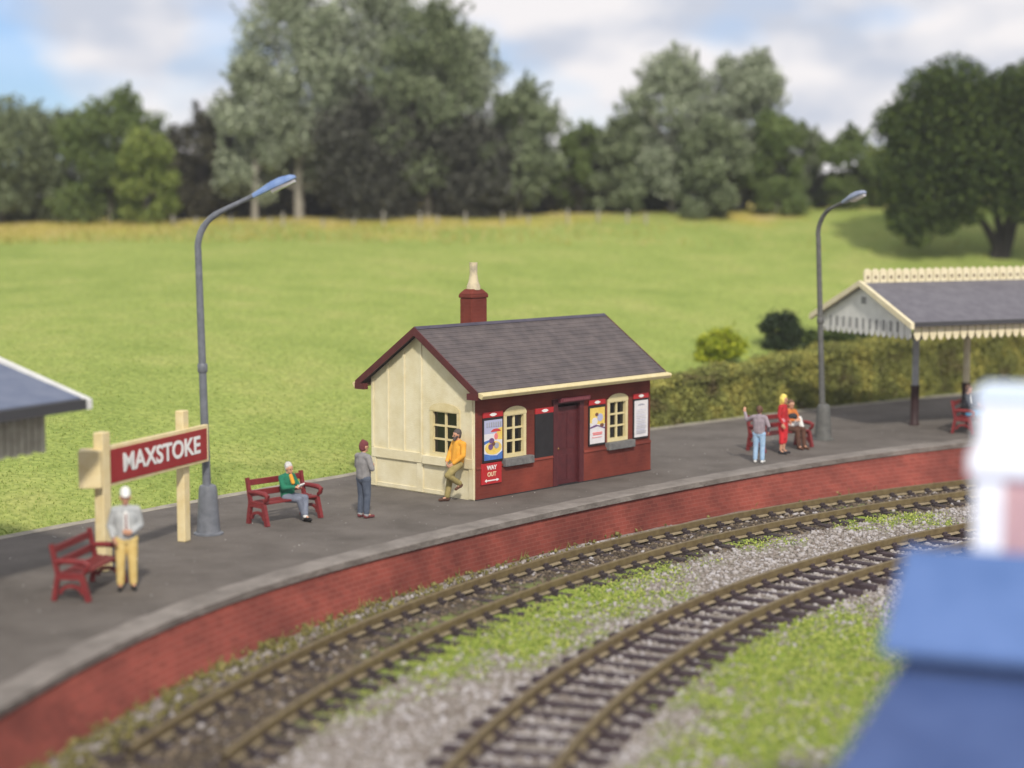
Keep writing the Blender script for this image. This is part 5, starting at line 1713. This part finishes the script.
def turf_mask():
    me = bpy.data.objects['ground'].data
    n = len(me.vertices)
    co = np.empty(n * 3); me.vertices.foreach_get('co', co); co = co.reshape(-1, 3)
    g = greenness(co[:, 0], co[:, 1])
    rr = np.hypot(co[:, 0] - CC[0], co[:, 1] - CC[1])
    oil = np.exp(-((rr - 36.6) / 1.2) ** 6)
    at = me.attributes.new('cover', 'FLOAT_COLOR', 'POINT')
    v = np.stack([np.clip((g - .25) * 1.6, 0, 1), oil, g * 0, g * 0 + 1], -1)
    at.data.foreach_set('color', v.ravel())
    m = MATS['ballast_dirt']; t = m.node_tree
    b = t.nodes['Principled BSDF']
    src = b.inputs['Base Color'].links[0].from_socket
    an = t.nodes.new('ShaderNodeAttribute'); an.attribute_name = 'cover'
    sp_ = t.nodes.new('ShaderNodeSeparateColor')
    t.links.new(an.outputs['Color'], sp_.inputs['Color'])
    m1 = t.nodes.new('ShaderNodeMixRGB'); m1.inputs['Color2'].default_value = (.085, .066, .047, 1)
    t.links.new(sp_.outputs['Green'], m1.inputs['Fac']); t.links.new(src, m1.inputs['Color1'])
    m2 = t.nodes.new('ShaderNodeMixRGB'); m2.inputs['Color2'].default_value = (.25, .33, .055, 1)
    t.links.new(sp_.outputs['Red'], m2.inputs['Fac']); t.links.new(m1.outputs['Color'], m2.inputs['Color1'])
    t.links.new(m2.outputs['Color'], b.inputs['Base Color'])
turf_mask()
# stones
x, y, r = in_view(110000)
z = bed_z(x, y)
keep = np.ones(len(x), bool)
d1, d2 = np.abs(r - 36.49), np.abs(r - 32.17)
keep &= ~((np.abs(d1 - .66) < .10) | (np.abs(d2 - .66) < .10))
keep &= ~((d2 < 1.15) & (rg.random(len(x)) < .15))
g = greenness(x, y)
keep &= rg.random(len(x)) > np.clip(g * .85, 0, .8)
x, y, z, r = x[keep], y[keep], z[keep], r[keep]
sz = .022 + .044 * rg.random(len(x)) ** 2.4
M_stone = mat('ballast_stone', (0.18, 0.15, 0.13), (0.43, 0.41, 0.42), island=True, rough=.9, lo=0, hi=1, c3=(.31, .28, .26), spec=.25)
br_ = (np.abs(r - 36.6) < 1.35) & (rg.random(len(x)) > .06)
M_dirty = mat('dirty_stone', (0.045, 0.034, 0.026), (0.24, 0.19, 0.135), island=True, rough=.95, lo=0, hi=1, c3=(.11, .086, .062), spec=.15)
o = scatter('oily_ballast', np.stack([x, y, z + .006], -1)[br_], sz[br_] * .85, ICO_V, ICO_F, M_dirty, rg)
tag(o, 'dark brown oily ballast packed between the rails beside the platform', 'ballast', None, 'stuff')
x, y, z, r, sz = x[~br_], y[~br_], z[~br_], r[~br_], sz[~br_]
o = scatter('ballast_stones', np.stack([x, y, z + .012], -1), sz, ICO_V, ICO_F, M_stone, rg)
tag(o, 'loose grey and tan ballast stones strewn round the tracks', 'ballast', None, 'stuff')
# fine grit
# flock: clumps of bright green foam
x, y, r = in_view(420000)
g = greenness(x, y)
d1, d2 = np.abs(r - 36.49), np.abs(r - 32.17)
k = (rg.random(len(x)) < np.clip((g - .30) * 1.1, 0, .85)) & (d2 > .95) & (d1 > .95)
x, y = x[k], y[k]
z = bed_z(x, y)
M_flock = mat('flock_green', (0.17, 0.24, 0.045), (0.50, 0.52, 0.15), island=True, rough=.95, lo=0, hi=1, c3=(.30, .38, .075), spec=.1)
sz = .010 + .016 * rg.random(len(x))
o = scatter('grass_flock', np.stack([x, y, z + .015 + .05 * rg.random(len(x))], -1), sz, OCT_V, OCT_F, M_flock, rg, 1.0, .3)
tag(o, 'patches of bright green foam grass between and beside the tracks', 'grass', None, 'stuff')
def blades(name, x, y, z, h, wd, m, label):
    n = len(x)
    a = rg.random(n) * 2 * math.pi
    lx, ly = rg.normal(0, .35, n) * h, rg.normal(0, .35, n) * h
    b0 = np.stack([x - np.cos(a) * wd, y - np.sin(a) * wd, z], -1)
    b1 = np.stack([x + np.cos(a) * wd, y + np.sin(a) * wd, z], -1)
    t_ = np.stack([x + lx, y + ly, z + h], -1)
    V = np.stack([b0, b1, t_], 1).reshape(-1, 3)
    o = link_mesh(name, arrays_mesh(name, V, np.arange(3 * n).reshape(n, 3), [m]))
    return tag(o, label, 'grass', None, 'stuff')
x, y, r = in_view(60000)
g = greenness(x, y)
d1, d2 = np.abs(r - 36.49), np.abs(r - 32.17)
k = (rg.random(len(x)) < np.clip((g - .35) * 1.2, 0, 1)) & (d2 > .95) & (d1 > .95)
blades('grass_blades', x[k], y[k], bed_z(x[k], y[k]), .05 + .09 * rg.random(k.sum()), .012, M_flock, 'short green grass blades standing in the foam patches by the tracks')
# weeds along the foot of the brick face
a = 104 + (172 - 104) * rg.random(5500)
k = rg.random(5500) < np.clip((a - 136) / 18, .06, 1) * (.35 + .65 * (np.sin(a * 3.7) * np.sin(a * 1.3) > -.2))
a = a[k]
rr = 37.35 + 1.2 * rg.random(len(a))
er = np.array([edge_s(q) for q in a])
rr = np.minimum(rr, er + .08)
x, y = CC[0] + rr * np.cos(np.radians(a)), CC[1] + rr * np.sin(np.radians(a))
M_weed = mat('weed_olive', (0.11, 0.10, 0.035), (0.29, 0.25, 0.10), island=True, rough=.95, lo=0, hi=1, c3=(.17, .16, .055), spec=.1)
blades('weeds', x, y, np.full(len(x), -.86), .08 + .18 * rg.random(len(a)) ** 2, .016, M_weed, 'olive weeds along the foot of the brick platform face')
sz = .02 + .03 * rg.random(len(a))
o = scatter('moss_flock', np.stack([x, y, np.full(len(x), -.83) + .05 * rg.random(len(a))], -1), sz, OCT_V, OCT_F, M_weed, rg, 1.0, .3)
tag(o, 'olive moss crumbs in the gap between brick platform face and rail', 'moss', None, 'stuff')
# meadow grass on the near part of the field
n = 90000
aa = 108 + (163 - 108) * rg.random(n)
tt_ = 0.1 + 40 * rg.random(n) ** 1.6
rr = np.array([back_r(q) for q in aa]) + tt_
x, y = CC[0] + rr * np.cos(np.radians(aa)), CC[1] + rr * np.sin(np.radians(aa))
k = (y < 93) & (np.abs(x) < y * .34 + 1)
x, y = x[k], y[k]
M_mead = mat('meadow_blade', (0.19, 0.26, 0.06), (0.36, 0.38, 0.12), island=True, rough=.95, lo=0, hi=1, c3=(.26, .32, .085), spec=.1)
blades('meadow_grass', x, y, field_z(x, y) - .01, .02 + .05 * rg.random(len(x)), .022, M_mead, 'short meadow grass on the slope behind the platform')
# uncut dry grass along the far margin
n = 9000
x = -30 + 60 * rg.random(n); y = 84 + 8.5 * rg.random(n) - .12 * (x + 30) * 0
k = rg.random(n) < np.clip(.9 - (x + 25) / 42, .05, 1)
x, y = x[k], y[k]
M_dry = mat('dry_blade', (0.26, 0.25, 0.05), (0.48, 0.40, 0.17), island=True, rough=.95, lo=0, hi=1, c3=(.36, .32, .09), spec=.1)
blades('dry_grass', x, y, field_z(x, y) - .02, .15 + .25 * rg.random(len(x)), .04, M_dry, 'straw yellow uncut grass along the far margin of the field')
# specks of grit on the tarmac
n = 900
aa = 112 + (172 - 112) * rg.random(n)
f = rg.random(n)
rr = np.array([edge_s(q) + .5 + ff * (back_r(q) - edge_s(q) - .7) for q, ff in zip(aa, f)])
P = np.stack([CC[0] + rr * np.cos(np.radians(aa)), CC[1] + rr * np.sin(np.radians(aa)), np.full(n, .006)], -1)
o = scatter('grit', P, .005 + .013 * rg.random(n) ** 3, OCT_V, OCT_F, mat('grit_pale', (.25, .24, .22), (.62, .60, .58), island=True, rough=.9, lo=0, hi=1), rg)
tag(o, 'pale specks of grit on the platform tarmac', 'grit', None, 'stuff')
# short plank left lying against the outer rail
pb = at_z(705, 543, -.80)
mb = MB(); mb.box(-.42, .42, -.10, .10, 0, .10)
o = mb.build('wooden_plank', mat('plank_brown', (.085, .06, .04), (.13, .095, .065), 5, .85, .3, 20), None, bevel=.015)
o.location = (pb[0], pb[1], -.82); o.rotation_euler = (0, 0, R(34))
tag(o, 'short dark brown plank lying beside the far track', 'plank')
# ------------------------------------------------------------------ thin air over the whole place
hb = MB(); hb.box(-80, 80, -20, 135, -3.0, 30)
hm = bpy.data.materials.new('haze'); hm.use_nodes = True
ht = hm.node_tree; ht.nodes.clear()
ho = ht.nodes.new('ShaderNodeOutputMaterial'); hv = ht.nodes.new('ShaderNodeVolumePrincipled')
hv.inputs['Color'].default_value = (0.86, 0.88, 0.92, 1); hv.inputs['Density'].default_value = 0.00045
ht.links.new(hv.outputs['Volume'], ho.inputs['Volume'])
tag(hb.build('haze', hm), 'thin pale haze over the far trees', None, None, 'stuff')
